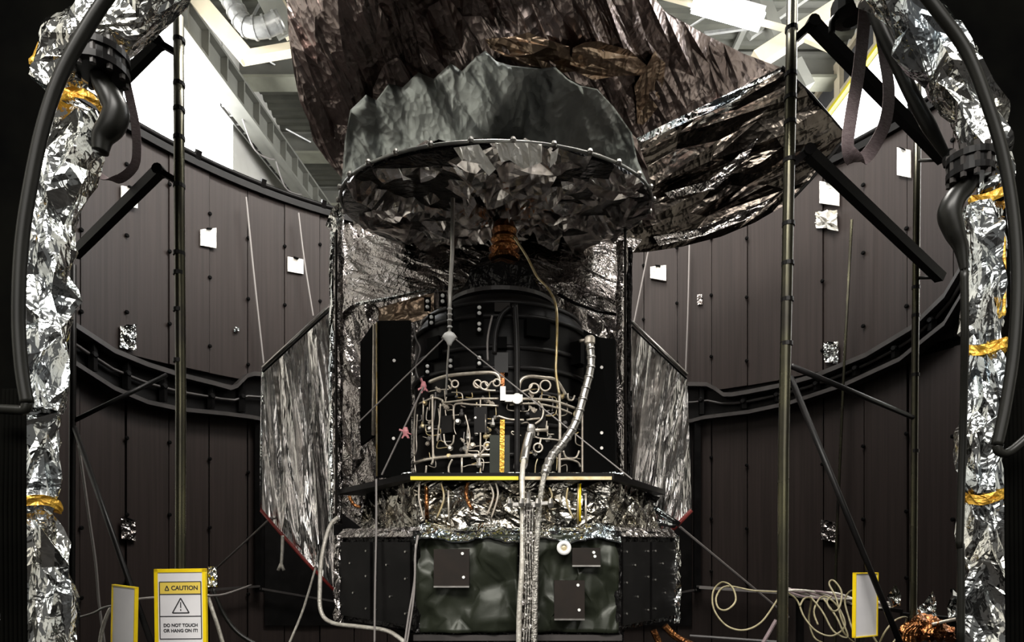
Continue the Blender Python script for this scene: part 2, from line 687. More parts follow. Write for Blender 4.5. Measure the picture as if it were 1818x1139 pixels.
# front of the chamber with the arched opening the photo looks through
inner = [(80, 2200), (76, 1139), (62, 900), (72, 700), (88, 480), (112, 320), (128, 230), (100, 165), (128, 105), (178, 62), (248, 22), (325, -45), (410, -120), (560, -200), (909, -250), (1250, -210),
         (1420, -140), (1530, -70), (1592, -5), (1645, 55), (1690, 115), (1724, 180), (1744, 250), (1752, 330), (1752, 420), (1754, 700), (1754, 1139), (1754, 2200)]
vin = [P(x, y, 1.93) for x, y in inner]
for p in (vin[0], vin[-1]):
    p.z = 0
OX, OZ = 4.6, 5.6
vs, fs = [], []
for p in vin:
    t = Vector((p.x, 0, p.z - 1.6))
    s = min(OX / max(abs(t.x), 1e-6), (OZ - 1.6) / max(t.z, 1e-6) if t.z > 0 else 1e9)
    q = Vector((t.x * s, 1.93, 1.6 + t.z * s if t.z > 0 else p.z))
    if t.z <= 0:
        q.x = OX * (1 if t.x > 0 else -1)
    for y in (1.93, 1.97):
        vs += [Vector((p.x, y, p.z)), Vector((q.x, y, q.z))]
for i in range(len(vin) - 1):
    a, b = i * 4, i * 4 + 4
    fs += [(a, a + 1, b + 1, b), (a + 2, b + 2, b + 3, a + 3), (a, b, b + 2, a + 2), (a + 1, a + 3, b + 3, b + 1)]
portal = struct('wall_front', MB().add(vs, fs), 'portal_black', 'black front wall of the chamber with an arched opening')

# ---- hall around and above
HX = 7.5


def PX(x, y, X):
    """point on the plane X = const seen at (x, y)"""
    return P(x, y, X / ((x - CX) / F))


wl = MB().box((-HX - .15, 7, 7.5), (.3, 18, 15)).box((-HX - .15, 23.2, 7.5), (.3, 14.3, 15))
struct('wall_left', wl, 'hall_wall', 'pale left wall of the hall above the chamber')
wr = MB().box((HX + 1.65, 14, 7.5), (.3, 32, 15))
struct('wall_right', wr, 'hall_wall', 'pale right wall of the hall above the chamber')
struct('wall_far', MB().box((0, 30, 7.5), (18, .3, 15)), 'hall_wall', 'far end wall of the hall')
# left window band
wn = MB()
win1 = struct('window_1', MB().box((-HX + .03, 12.85, 8.9), (.06, 7.3, 7.9)), 'window_bar', 'tall white glazed band in the left hall wall')
for k in range(4):
    y0 = 9.25 + k * 1.82
    obj('pane', MB().box((-HX + .07, y0 + .9, 8.9), (.03, 1.70, 7.7)), 'window_glow', win1)
struct('door_1', MB().box((-HX + .05, 18.9, 6.6), (.12, .95, 8.2)), 'dark_opening', 'dark tall doorway in the left hall wall')
tag(obj('door_post', MB().box((-HX + .06, 18.3, 6.6), (.2, .12, 8.4)), 'beam_grey', bpy.data.objects['door_1']))
# right window band with yellow sill rail
a, b = 8.3, 17.5
win2 = struct('window_2', MB().box((9.0 - .03, 13.2, 9.15), (.06, 11.6, 8.7)), 'window_bar', 'white glazed band in the right hall wall')
for k in range(5):
    obj('pane', MB().box((9.0 - .08, 7.6 + k * 2.3 + 1.1, 9.15), (.03, 2.2, 8.5)), 'window_glow', win2)
obj('yellow_rail', MB().box((8.85, 13.2, 13.55), (.12, 11.6, .1)), 'yellow_trim', win2)
win3 = struct('window_3', MB().box((8.9, 13.2, 14.6), (.12, 11.8, .14)).box((8.9, 13.2, 13.7), (.12, 11.8, .14)), 'beam_cream', 'cream framed upper windows above the yellow rail')
for k in range(7):
    obj('mullion', MB().box((8.9, 7.6 + k * 1.85, 14.15), (.14, .28, 1.0)), 'beam_cream', win3)
obj('dark_pane', MB().box((8.97, 13.2, 14.15), (.04, 11.6, .9)), 'dark_opening', win3)

# roof deck with ribs
DZ = 14.9
vs, fs = [], []
k = 0
y = 1.0
prof = []
while y < 30:
    prof += [(y, 0), (y + .12, 0), (y + .17, .09), (y + .29, .09)]
    y += .34
for (yy, zz) in prof:
    vs += [(-7.6, yy, DZ + zz), (9.3, yy, DZ + zz)]
for i in range(len(prof) - 1):
    fs.append((2 * i, 2 * i + 1, 2 * i + 3, 2 * i + 2))
n = len(vs)
vs += [(-7.6, 1, DZ + .3), (9.3, 1, DZ + .3), (-7.6, 30, DZ + .3), (9.3, 30, DZ + .3)]
fs.append((n, n + 2, n + 3, n + 1))
ceil = struct('ceiling', MB().add([Vector(v) for v in vs], fs), 'deck', 'ribbed metal roof deck of the hall')
for i, y in enumerate((10.4, 13.7, 17.1, 20.4, 23.5, 26.8)):
    mb = MB().box((.8, y, DZ - .32), (16.8, .12, .62)).box((.8, y, DZ - .03), (16.8, .5, .06))
    rb = obj('roof_beam', mb, 'beam_grey', ceil)
    obj('beam_flange', MB().box((.8, y, DZ - .67), (16.8, .55, .08)), 'hall_panel_green', rb)
for x in (-5.2, -2.4, .4, 3.2, 6.0):
    obj('purlin', MB().box((x, 16, DZ - .06), (.14, 28, .12)), 'beam_grey', ceil)
for (y0, y1, s) in ((16.3, 19.7, 1), (12.9, 16.3, -1), (19.7, 23.1, 1), (9.6, 12.9, 1)):
    for (x0, x1) in ((-7.2, -4.2), (4, 7.5)):
        a, b = (x0, y0, DZ - .2), (x1, y1, DZ - .2)
        if s < 0:
            a, b = (x1, y0, DZ - .2), (x0, y1, DZ - .2)
        obj('roof_brace', MB().tube([a, b], .035, 6), 'galvanised', ceil)

# wall girder, ladder tray and its hanging wires
g = thing('crane_girder', 'grey sloping steel girder running along the left hall wall', 'girder', P(450, 215, 17))
GA, GB = P(296, 0, 12.95), P(592, 405, 22.3)
GB.z = GA.z
GD = (GB - GA).normalized()
GS = GD.cross(Vector((0, 0, 1)))
UP = Vector((0, 0, 1))
obj('girder_web', MB().bar(GA, GB, .12, .66), 'beam_grey', g)
obj('girder_flange', MB().bar(GA + UP * .34, GB + UP * .34, .46, .07), 'beam_grey', g)
obj('girder_flange', MB().bar(GA - UP * .34, GB - UP * .34, .46, .07), 'beam_grey', g)
GL = (GB - GA).length
for k in range(12):
    c_ = GA + GD * (GL * (k + .5) / 12) + GS * .14
    obj('stiffener', MB().bar(c_ - UP * .3, c_ + UP * .3, .05, .18, GS), 'beam_grey', g)
t = thing('cable_ladder', 'grey cable ladder with rungs below the hall girder', 'cable ladder', P(500, 300, 18))
LA, LB = P(398, 178, 15.6), P(578, 405, 22.0)
LB.z = LA.z
LD = (LB - LA).normalized()
LS = LD.cross(UP)
LL = (LB - LA).length
for dx in (-.2, .2):
    obj('side_rail', MB().bar(LA + LS * dx, LB + LS * dx, .04, .10), 'galvanised', t)
for k in range(18):
    c_ = LA + LD * (LL * (k + .5) / 18)
    obj('rung', MB().bar(c_ - LS * .2, c_ + LS * .2, .04, .04), 'galvanised', t)
for k in range(5):
    c_ = LA + LD * (LL * (k + .4) / 5)
    obj('hanger', MB().bar(c_, c_ + UP * .62 - LS * .1, .03, .03), 'galvanised', t)
for k in range(3):
    c_ = LA + LD * (LL * (.05 + .28 * k)) + LS * .22
    pts = spline([tuple(c_), tuple(c_ + LD * .7 - UP * .55), tuple(c_ + LD * 1.5 - UP * .35), tuple(c_ + LD * 2.1)], 6)
    obj('loop_cable', MB().tube(pts, .022, 5), 'wire_grey', t, True)
for dx in (-.1, .0, .1):
    obj('tray_cable', MB().tube([LA + LS * dx + UP * .06, LB + LS * dx + UP * .06], .03, 5), 'wire_grey', t)

t = thing('cream_tray', 'cream L-shaped cable duct under the hall roof beside the silver air duct', 'cable duct', P(440, 105, 13.4))
obj('tray_run', MB().bar(P(335, -20, 13.4), P(440, 104, 13.4), .34, .16, (0, -1, 0)), 'beam_cream', t)
obj('tray_run', MB().bar(P(428, 104, 13.4), P(530, 86, 13.4), .16, .24, (0, -1, 0)), 'beam_cream', t)
t = thing('cream_beam', 'short cream steel beam end beside the dark baffle top', 'beam', P(500, 30, 14.2))
obj('beam_web', MB().bar(P(472, -30, 14.2), P(520, 60, 14.2), .38, .2, (0, -1, 0)), 'beam_cream', t)
obj('beam_flange', MB().bar(P(467, -22, 14.0), P(512, 62, 14.0), .5, .05, (0, -1, 0)), 'beam_grey', t)
t = thing('air_duct', 'silver segmented ventilation duct with bends under the hall roof', 'duct', P(430, 30, 12.5))
path = spline([(385, -30, 12.9), (410, 0, 12.9), (425, 30, 12.9), (440, 48, 12.9), (470, 48, 12.9), (500, 35, 12.9)], 5)
obj('duct_tube', MB().tube([P(*p) for p in path], .19, 14), 'galvanised', t, True)
for i in range(2, len(path) - 1, 3):
    a = P(*path[i]); b = P(*path[i + 1])
    obj('duct_collar', MB().tube([a, a + (b - a).normalized() * .05], .215, 14), 'galvanised', t)

# right hall: lamp, beams
t = thing('tube_lamp', 'lit fluorescent tube lamp hanging under the hall roof right of the baffle', 'lamp', P(1300, 20, 12.2))
a, b = P(1232, 6, 12.2), P(1352, 40, 12.2)
obj('lamp_housing', MB().bar(a + Vector((0, 0, .1)), b + Vector((0, 0, .1)), .42, .1), 'sign_white', t)
for s in (-.1, .1):
    obj('lamp_tube', MB().tube([a + Vector((0, s, 0)), b + Vector((0, s, 0))], .09, 10), 'lamp_glow', t, True)
obj('lamp_rail', MB().bar(P(1150, -14, 12.3), P(1420, 58, 12.3), .08, .08), 'beam_cream', t)
for x, y in ((1240, -20), (1330, 10)):
    obj('lamp_hanger', MB().bar(P(x, y, 12.3), P(x, y, 12.3) + Vector((0, 0, 1.4)), .03, .03), 'galvanised', t)
t = thing('roof_truss', 'pale diagonal roof truss members right of the baffle under the hall roof', 'truss', P(1400, 70, 13))
for (a, b, wd, mt) in (((1340, -30), (1388, 90), .25, 'beam_grey'), ((1340, 110), (1480, 20), .3, 'beam_cream'), ((1410, 60), (1520, 108), .09, 'beam_cream'),
                       ((1415, 80), (1455, 45), .06, 'beam_cream'), ((1250, 60), (1360, 45), .06, 'galvanised'), ((1412, 110), (1435, 155), .2, 'beam_grey'),
                       ((1330, 65), (1480, -40), .12, 'beam_grey')):
    obj('truss_member', MB().bar(P(*a, 13), P(*b, 13), wd, wd), mt, t)

# ================================================================ THE SPACECRAFT
craft = thing('spacecraft', 'tall foil-wrapped spacecraft with black instrument, round crumpled dish and dark baffle standing in the chamber', 'spacecraft', (-.03, 4.2, 1.06))

# ---- baffle (dark foil hood above the dish)


def dA(x, y):
    t = (y + 20) / 340.0
    return 3.55 + 1.0 * t + .55 * ((x - 880) / 420.0) ** 2 - .12 * math.sin(x * .013 + y * .01)


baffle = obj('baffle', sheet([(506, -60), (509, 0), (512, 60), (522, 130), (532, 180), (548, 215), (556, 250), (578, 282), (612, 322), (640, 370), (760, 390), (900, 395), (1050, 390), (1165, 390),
                              (1150, 300), (1130, 245), (1260, 182), (1388, 120), (1320, 95), (1250, 60), (1180, 20), (1120, -60)], dA, 17, 80, 66, .030, 2, 3, .02), 'baffle_foil', craft)


def dB(x, y):
    t = max(0, min(1, (y - 120) / 320.0))
    u = (x - 1130) / 370.0
    return dA(1130, 245) + .5 * t + .25 * u + .1 * math.sin(u * 6) - .05


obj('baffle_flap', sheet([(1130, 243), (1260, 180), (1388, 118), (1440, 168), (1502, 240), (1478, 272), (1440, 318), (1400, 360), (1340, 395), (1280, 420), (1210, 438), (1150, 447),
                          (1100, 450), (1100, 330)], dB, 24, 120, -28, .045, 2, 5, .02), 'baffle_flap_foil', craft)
# bright folded seam on the hood
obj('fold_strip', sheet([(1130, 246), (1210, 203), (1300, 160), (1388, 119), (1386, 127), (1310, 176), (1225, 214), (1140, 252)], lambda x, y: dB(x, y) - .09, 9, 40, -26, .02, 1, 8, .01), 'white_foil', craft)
obj('fold_strip', sheet([(1180, 342), (1260, 320), (1340, 250), (1345, 246), (1325, 282), (1270, 335), (1190, 352)], lambda x, y: dB(x, y) - .07, 9, 34, -32, .02, 1, 9, .01), 'shroud_foil', craft)
obj('fold_strip', sheet([(1160, 420), (1240, 405), (1320, 375), (1380, 345), (1330, 388), (1250, 418), (1170, 436)], lambda x, y: dB(x, y) - .07, 8, 44, -20, .02, 1, 10, .01), 'shroud_foil', craft)
obj('baffle_edge', MB().tube([P(x, y, dB(x, y)) for x, y in ((1388, 118), (1440, 168), (1502, 240), (1478, 272), (1440, 318), (1400, 360))], .012, 6), 'black_paint', craft)
# paler grey foil lining with a ragged upper edge
gp = [(606, 330), (612, 250), (622, 195), (650, 168), (668, 178), (690, 148), (715, 155), (742, 128), (770, 140), (800, 112), (820, 126), (845, 100), (862, 90), (880, 108), (905, 116), (960, 122),
      (985, 118), (1008, 140), (1030, 152), (1060, 158), (1090, 190), (1122, 236), (1132, 285), (1152, 330), (1150, 380), (900, 385), (640, 380)]
obj('baffle_lining', sheet(gp, lambda x, y: dA(x, y) - .10, 30, 80, 62, .018, 2, 11, .015), 'grey_foil', craft, True)
for i, (cx, cy, rx, ry, an, sd) in enumerate(((950, 92, 90, 30, 14, 1), (1075, 108, 70, 36, 8, 2), (1152, 160, 26, 66, 14, 3))):  # patches stand in for brown-gold reflections in the baffle foil
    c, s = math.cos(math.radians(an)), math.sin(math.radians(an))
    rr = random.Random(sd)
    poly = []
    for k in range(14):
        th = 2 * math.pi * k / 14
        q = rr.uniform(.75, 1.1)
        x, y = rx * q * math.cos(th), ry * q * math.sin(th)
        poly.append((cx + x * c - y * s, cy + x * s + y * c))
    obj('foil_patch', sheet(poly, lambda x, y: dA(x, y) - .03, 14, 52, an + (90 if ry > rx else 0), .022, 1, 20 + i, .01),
        'bronze_foil_and_reflection', craft)

# ---- dish
DC = Vector((-.10, 4.1, 3.78))
DR, DS = 1.0, .18


def dish_pt(rho, th, drop):
    x = DC.x + DR * rho * math.sin(th)
    y = DC.y - DR * rho * math.cos(th)
    return Vector((x, y, DC.z + DS * (y - DC.y) - drop))


def dish_fn(u, v):
    rho = 1 - v * .93
    wob = .05 * math.sin(u * 2 * math.pi * 9) * rho * (1 - rho) * 4
    return dish_pt(rho, u * 2 * math.pi, .05 * (1 - rho ** 1.6) + wob * .35)


dish = obj('dish', crumple(dish_fn, 36, 8, .10, 2, True, .47, 12, 0, .1), 'dish_foil', craft)
obj('dish_top', MB().lathe((DC.x, DC.y, 0), [(0.01, 3.78), (.985, 3.79), (.985, 3.83), (.01, 3.85)], 40), 'black_foil', dish)
o_ = bpy.data.objects['dish_top']
for v in o_.data.vertices:
    v.co.z += DS * (v.co.y + craft.location.y - DC.y) - .03
obj('dish_rim', MB().tube([dish_pt(1.0, 2 * math.pi * k / 72, 0) for k in range(72)], .009, 8, closed=True), 'galvanised', dish, True)
for k in range(30):
    p = dish_pt(1.012, 2 * math.pi * (k + .5) / 30, 0)
    obj('rim_stud', MB().lathe(p, [(.012, -.012), (.017, 0), (.012, .014)], 8), 'steel', dish)
# foil pieces under the rim front, their window reflection painted as white
for i, pl in enumerate(([(805, 262), (850, 256), (862, 275), (880, 300), (868, 312), (848, 290), (820, 285)], [(878, 254), (925, 253), (962, 256), (962, 288), (930, 300), (905, 284), (890, 288)],
                        [(978, 272), (992, 262), (988, 285), (976, 298)], [(708, 298), (716, 312), (730, 318), (716, 320)])):
    obj('rim_foil', sheet(pl, lambda x, y: 3.04 + (y - 255) * .0006, 9, 22, 70, .02, 1, 31 + i, .008), 'patch_white', dish)

# ---- neck, cone and instrument
IC = Vector((-.07, 4.15, 0))
rr = .1
obj('neck', MB().lathe((IC.x + .02, IC.y - .13, 0), [(.09, 3.42), (.105, 3.44), (.08, 3.46), (.10, 3.49), (.072, 3.52), (.09, 3.55), (.07, 3.58), (.082, 3.61), (.065, 3.66)], 20), 'copper_foil', craft)
obj('neck_cone', MB().lathe((IC.x, IC.y, 0), [(.30, 3.16), (.285, 3.24), (.17, 3.42), (.15, 3.46)], 6, phase=math.pi / 6), 'black_paint', craft)
obj('neck_box', MB().lathe((IC.x, IC.y - .08, 0), [(.24, 3.17), (.235, 3.33), (.2, 3.37)], 6, phase=math.pi / 6), 'black_foil', craft)
obj('neck_ring', MB().lathe((IC.x, IC.y, 0), [(.30, 3.135), (.36, 3.14), (.36, 3.165), (.30, 3.17)], 40), 'rail_paint', craft)
inst = obj('instrument', MB().lathe((IC.x, IC.y, 0), [(.56, 1.965), (.575, 2.0), (.575, 2.88), (.565, 2.94), (.50, 3.03), (.40, 3.10), (.31, 3.14)], 48), 'black_paint', craft, True)
for z, r in ((2.10, .585), (2.28, .583), (2.46, .585), (2.60, .59), (2.72, .583), (2.90, .585), (3.0, .53)):
    obj('instrument_band', MB().lathe((IC.x, IC.y, 0), [(r - .015, z - .012), (r + .006, z - .012), (r + .006, z + .012), (r - .015, z + .012)], 48), 'dark_box', inst, True)


def dcyl(x, r=.61):
    """distance to the instrument's front surface seen at x"""
    a = (x - CX) / F
    q = 1 + a * a
    b = a * IC.x + IC.y
    c = IC.x ** 2 + IC.y ** 2 - r * r
    s = b * b - q * c
    return (b - math.sqrt(s)) / q if s > 0 else b / q


def PC(x, y, r=.61):
    return P(x, y, dcyl(x, r))


# boxes and plates on the instrument
for (x0, y0, x1, y1, th, mt) in ((878, 630, 902, 665, .05, 'dark_box'), (870, 775, 905, 845, .06, 'olive_blanket'), (878, 540, 905, 556, .03, 'brown_plate'), (760, 600, 790, 640, .03, 'black_matte'),
                                 (930, 570, 975, 600, .03, 'black_matte'), (935, 730, 965, 760, .04, 'dark_box'), (940, 775, 975, 815, .04, 'black_matte'), (1010, 610, 1036, 650, .06, 'black_paint'),
                                 (790, 740, 812, 770, .05, 'dark_box'), (845, 725, 868, 770, .05, 'dark_box'), (742, 690, 762, 715, .04, 'dark_box'), (878, 600, 900, 620, .03, 'black_matte')):
    c = PC((x0 + x1) / 2, (y0 + y1) / 2, .585)
    d = c.y
    n = Vector((c.x - IC.x, c.y - IC.y, 0)).normalized()
    ang = math.atan2(n.x, -n.y)
    obj('equipment_box', MB().box(c, ((x1 - x0) / F * d, th * 2, (y1 - y0) / F * d), Matrix.Rotation(ang, 3, 'Z')), mt, inst)
for (x0, x1, yy) in ((880, 902, 548), (920, 932, 548)):
    obj('name_plate', MB().box(PC((x0 + x1) / 2, yy, .50), ((x1 - x0) / F * 3.6, .02, .05)), 'gold_wire', inst)
# white fastener dots on black strips
for (x, ya, yb) in ((759, 528, 552), (786, 520, 543), (766, 557, 580), (799, 542, 600), (851, 540, 592), (851, 628, 652), (759, 644, 667), (800, 632, 657)):
    obj('fastener_strip', MB().bar(PC(x, ya, .6), PC(x, yb, .6), .04, .012, (0, 1, 0)), 'black_matte', inst)
for (x, y) in ((759, 535), (759, 545), (786, 525), (786, 535), (766, 563), (766, 573), (798, 548), (798, 560), (798, 572), (851, 546), (851, 556), (851, 575), (851, 585), (851, 635), (851, 645),
               (759, 650), (759, 660), (800, 640), (800, 650)):
    p = PC(x, y, .63)
    obj('fastener', MB().lathe(p, [(.011, 0), (.011, .008), (.006, .013)], 10, Vector((0, -1, 0))), 'white_dot', inst)

# plumbing and harness on the instrument: outlines follow its surface
PIPES = [
    ('pipe_metal', .010, .63, [(735, 822), (760, 815), (800, 810), (840, 808), (875, 808), (885, 815), (888, 830)]),
    ('pipe_metal', .011, .635, [(762, 678), (790, 668), (830, 663), (870, 661), (884, 666), (889, 680)]),
    ('pipe_metal', .006, .63, [(745, 716), (770, 706), (785, 710), (790, 714), (840, 708), (885, 707)]),
    ('pipe_metal', .006, .63, [(806, 745), (806, 722), (815, 716), (840, 718), (885, 720)]),
    ('pipe_metal', .007, .635, [(768, 700), (768, 760), (769, 812), (766, 824)]),
    ('pipe_metal', .005, .63, [(752, 706), (751, 750)]),
    ('pipe_metal', .005, .63, [(782, 716), (780, 752), (776, 782), (780, 770)]),
    ('pipe_metal', .005, .63, [(741, 735), (739, 770), (739, 800), (728, 818)]),
    ('pipe_metal', .005, .63, [(788, 770), (790, 785), (796, 791), (804, 786), (806, 772)]),
    ('pipe_metal', .005, .63, [(826, 736), (832, 760), (834, 780), (828, 806)]),
    ('pipe_metal', .005, .63, [(853, 708), (853, 755), (853, 800)]),
    ('pipe_metal', .006, .63, [(862, 735), (862, 770)]),
    ('pipe_metal', .005, .63, [(740, 712), (736, 740), (735, 800), (738, 838)]),
    ('pipe_metal', .005, .64, [(797, 672), (803, 680), (800, 690), (796, 684)]),
    ('pipe_metal', .006, .64, [(842, 678), (850, 686), (862, 692), (880, 693)]),
    ('pipe_metal', .006, .64, [(860, 676), (866, 686), (872, 678), (880, 676)]),
    ('pipe_metal', .006, .64, [(757, 826), (756, 838), (753, 842)]),
    ('pipe_metal', .006, .64, [(803, 815), (797, 828), (797, 842)]),
    ('pipe_metal', .006, .64, [(820, 812), (820, 842)]),
    ('pipe_metal', .006, .64, [(852, 806), (862, 795), (868, 790)]),
    ('pipe_metal', .010, .635, [(920, 696), (925, 675), (940, 668), (965, 670), (982, 672), (992, 680), (1004, 700)]),
    ('pipe_metal', .006, .635, [(924, 695), (940, 690), (946, 680)]),
    ('pipe_metal', .008, .63, [(905, 708), (950, 708), (985, 712), (1020, 724)]),
    ('pipe_metal', .006, .63, [(905, 718), (950, 716), (990, 724), (1015, 734)]),
    ('pipe_metal', .006, .64, [(885, 738), (905, 744), (930, 745)]),
    ('pipe_metal', .009, .63, [(993, 700), (994, 760), (993, 845)]),
    ('pipe_metal', .008, .63, [(1034, 715), (1034, 780), (1034, 846)]),
    ('pipe_metal', .006, .63, [(1041, 705), (1040, 780), (1042, 820), (1048, 846)]),
    ('pipe_metal', .007, .635, [(995, 815), (1010, 815), (1025, 820), (1030, 828)]),
    ('pipe_metal', .006, .635, [(1000, 800), (1006, 812), (1022, 812), (1028, 800)]),
    ('pipe_metal', .006, .64, [(955, 712), (964, 725), (962, 742), (950, 752)]),
    ('pipe_metal', .006, .64, [(935, 745), (958, 742)]),
    ('pipe_metal', .010, .64, [(946, 763), (972, 763)]),
    ('pipe_metal', .005, .64, [(950, 775), (960, 778), (985, 780), (1000, 784)]),
    ('pipe_metal', .006, .64, [(1008, 698), (1009, 708), (1016, 710), (1020, 702)]),
    ('pipe_metal', .006, .64, [(960, 778), (957, 795)]),
    ('dark_box', .014, .64, [(878, 628), (880, 590), (890, 560), (905, 545)]),
    ('dark_box', .018, .64, [(914, 540), (917, 600), (918, 660), (918, 845)]),
    ('wire_grey', .006, .64, [(866, 640), (866, 600), (874, 560)]),
    ('gold_wire', .008, .645, [(910, 350), (935, 455), (953, 490), (975, 515), (988, 550), (988, 620), (987, 660), (993, 700)]),
    ('pipe_metal', .010, .645, [(1030, 605), (1044, 603), (1050, 612), (1051, 650)]),
    ('wire_grey', .005, .63, [(735, 575), (738, 600), (746, 620), (738, 650), (742, 670)]),
]
for i, (mt, r, rad, px) in enumerate(PIPES):
    if mt == 'gold_wire':
        pts = [P(x, y, d) for (x, y, d) in spline([(912, 420, 3.88), (935, 455, 3.85), (953, 490, 3.80), (975, 515, 3.72), (988, 550, 3.6), (988, 620, 3.56), (987, 660, 3.55), (993, 700, 3.55)], 6)]
    else:
        pts = [PC(x, y, rad) for (x, y) in spline(px, 6)]
    obj('pipe' if r > .0055 else 'harness_wire', MB().tube(pts, r, 7), mt, inst, True)
# small random fittings and a tangle of finer lines
R2 = random.Random(99)
for k in range(46):
    x, y = R2.choice([(R2.uniform(738, 885), R2.uniform(690, 835)), (R2.uniform(925, 1038), R2.uniform(690, 835)), (R2.uniform(740, 885), R2.uniform(735, 800))])
    p = PC(x, y, .62)
    ax = R2.choice([(0, 0, 1), (1, -.3, .2), (0, -1, 0), (.7, -.2, .7), (-.7, -.2, .6)])
    s = R2.uniform(.7, 1.4)
    obj('fitting', MB().lathe(p, [(.010 * s, -.02 * s), (.014 * s, -.012 * s), (.014 * s, 0), (.008 * s, .004), (.008 * s, .02 * s)], 7, ax), R2.choice(['pipe_metal', 'steel', 'rail_paint', 'gold_wire']), inst)
for k in range(60):
    x, y = (R2.uniform(738, 885), R2.uniform(690, 830)) if R2.random() < .55 else (R2.uniform(925, 1036), R2.uniform(690, 830))
    px = [(x, y)]
    dx, dy = R2.choice([(1, 0), (0, 1), (-1, 0), (0, 1)])
    for _ in range(R2.randint(2, 4)):
        L = R2.uniform(8, 26)
        x = min(1040, max(738, x + dx * L + R2.uniform(-4, 4)))
        y = min(842, max(680, y + dy * L + R2.uniform(-4, 4)))
        px.append((x, y))
        if R2.random() < .6:
            dx, dy = (dy, dx) if R2.random() < .5 else (-dy, dx)
    pts = [PC(x, y, .618) for (x, y) in spline(px, 4)]
    obj('harness_wire', MB().tube(pts, R2.uniform(.0025, .0045), 5), R2.choice(['pipe_metal', 'pipe_metal', 'wire_grey', 'gold_wire']), inst, True)
for (x, y, r) in ((866, 792, .022), (968, 685, .03), (948, 690, .028), (808, 682, .02), (860, 685, .022), (882, 680, .02), (848, 682, .022), (955, 795, .025)):
    p = PC(x, y, .63)
    obj('ring_fitting', MB().tube([p + Vector((math.cos(t) * r, -.01, math.sin(t) * r)) for t in np.linspace(0, 2 * math.pi, 17)[:-1]], .006, 6, closed=True), 'pipe_metal', inst, True)
# copper strip and pale duct up the middle
obj('copper_strip', MB().bar(PC(892, 662, .64), PC(893, 705, .64), .022, .014, (0, 1, 0)), 'copper_foil', inst)
obj('copper_strip', MB().bar(PC(892, 745, .64), PC(891, 838, .64), .026, .014, (0, 1, 0)), 'gold_tape', inst)
obj('valve_block', MB().box(PC(912, 708, .65), (.10, .05, .04)).box(PC(893, 700, .65), (.03, .06, .08)).lathe(PC(918, 709, .66), [(.03, 0), (.03, .03)], 12, (0, -1, 0)), 'steel', inst)

# black side fins
obj('side_fin', MB().slab([P(670, 569, 3.95), P(730, 568, 3.75), P(730, 846, 3.75), P(670, 846, 3.95)], (-.02, .06, 0)), 'black_matte', craft)
obj('side_fin', MB().slab([P(1036, 585, 3.75), P(1064, 598, 3.8), P(1092, 602, 3.95), P(1092, 848, 3.95), P(1036, 848, 3.75)], (.02, .06, 0)), 'black_matte', craft)
obj('side_fin', MB().slab([P(640, 606, 4.5), P(664, 572, 4.3), P(664, 772, 4.3), P(640, 790, 4.5)], (0, .05, 0)), 'black_matte', craft)
obj('fin_edge', MB().tube([P(665, 575, 4.2), P(664, 680, 4.2), P(663, 772, 4.2)], .013, 8), 'pipe_metal', craft, True)
obj('fin_edge', MB().tube([P(669, 572, 3.94), P(669, 845, 3.94)], .006, 6), 'gold_wire', craft, True)
for (x, y) in ((1068, 652), (1068, 768), (1068, 795), (700, 640), (699, 778)):
    obj('fin_screw', MB().lathe(P(x, y, 3.79), [(.010, 0), (.010, .006)], 8, (0, -1, 0)), 'steel', craft)

# ---- foil shroud, lip and struts behind the instrument
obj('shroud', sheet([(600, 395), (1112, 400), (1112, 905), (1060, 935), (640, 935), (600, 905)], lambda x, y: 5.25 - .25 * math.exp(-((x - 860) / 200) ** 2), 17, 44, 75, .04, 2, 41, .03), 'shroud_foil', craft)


def dlip(x, y):
    return 4.72 - .35 * ((y - 390) / 180.0) + .35 * ((x - 875) / 260.0) ** 2


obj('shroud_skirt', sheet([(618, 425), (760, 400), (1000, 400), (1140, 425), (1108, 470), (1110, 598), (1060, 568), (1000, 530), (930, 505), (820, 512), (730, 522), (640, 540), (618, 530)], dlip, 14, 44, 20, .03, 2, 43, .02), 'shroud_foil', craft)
obj('skirt_hem', MB().tube([P(x, y, dlip(x, y) - .03) for x, y in ((632, 540), (690, 530), (730, 521), (770, 515), (820, 510))], .014, 6), 'silver_foil', craft)
obj('skirt_hem', MB().tube([P(x, y, dlip(x, y) - .03) for x, y in ((990, 522), (1020, 538), (1060, 552), (1105, 560))], .012, 6), 'black_foil', craft)
obj('skirt_panel', sheet([(672, 546), (735, 528), (770, 520), (770, 560), (730, 572), (672, 572)], lambda x, y: 4.35, 14, 30, -10, .012, 1, 44, .02), 'bronze_foil_and_reflection', craft)


def strut(px, w_, sd, mt='shroud_foil', d=4.55):
    pts = [P(x, y, d) for x, y in spline(px, 6)]

    def fn(u, v):
        i = min(v * (len(pts) - 1), len(pts) - 1.001)
        k = int(i)
        c = pts[k].lerp(pts[k + 1], i - k)
        return c + Vector((math.cos(-u * 2 * math.pi), math.sin(-u * 2 * math.pi), 0)) * w_
    return crumple(fn, 8, max(12, int((pts[0] - pts[-1]).length / .09)), w_ * .25, 1, True, .35, sd)


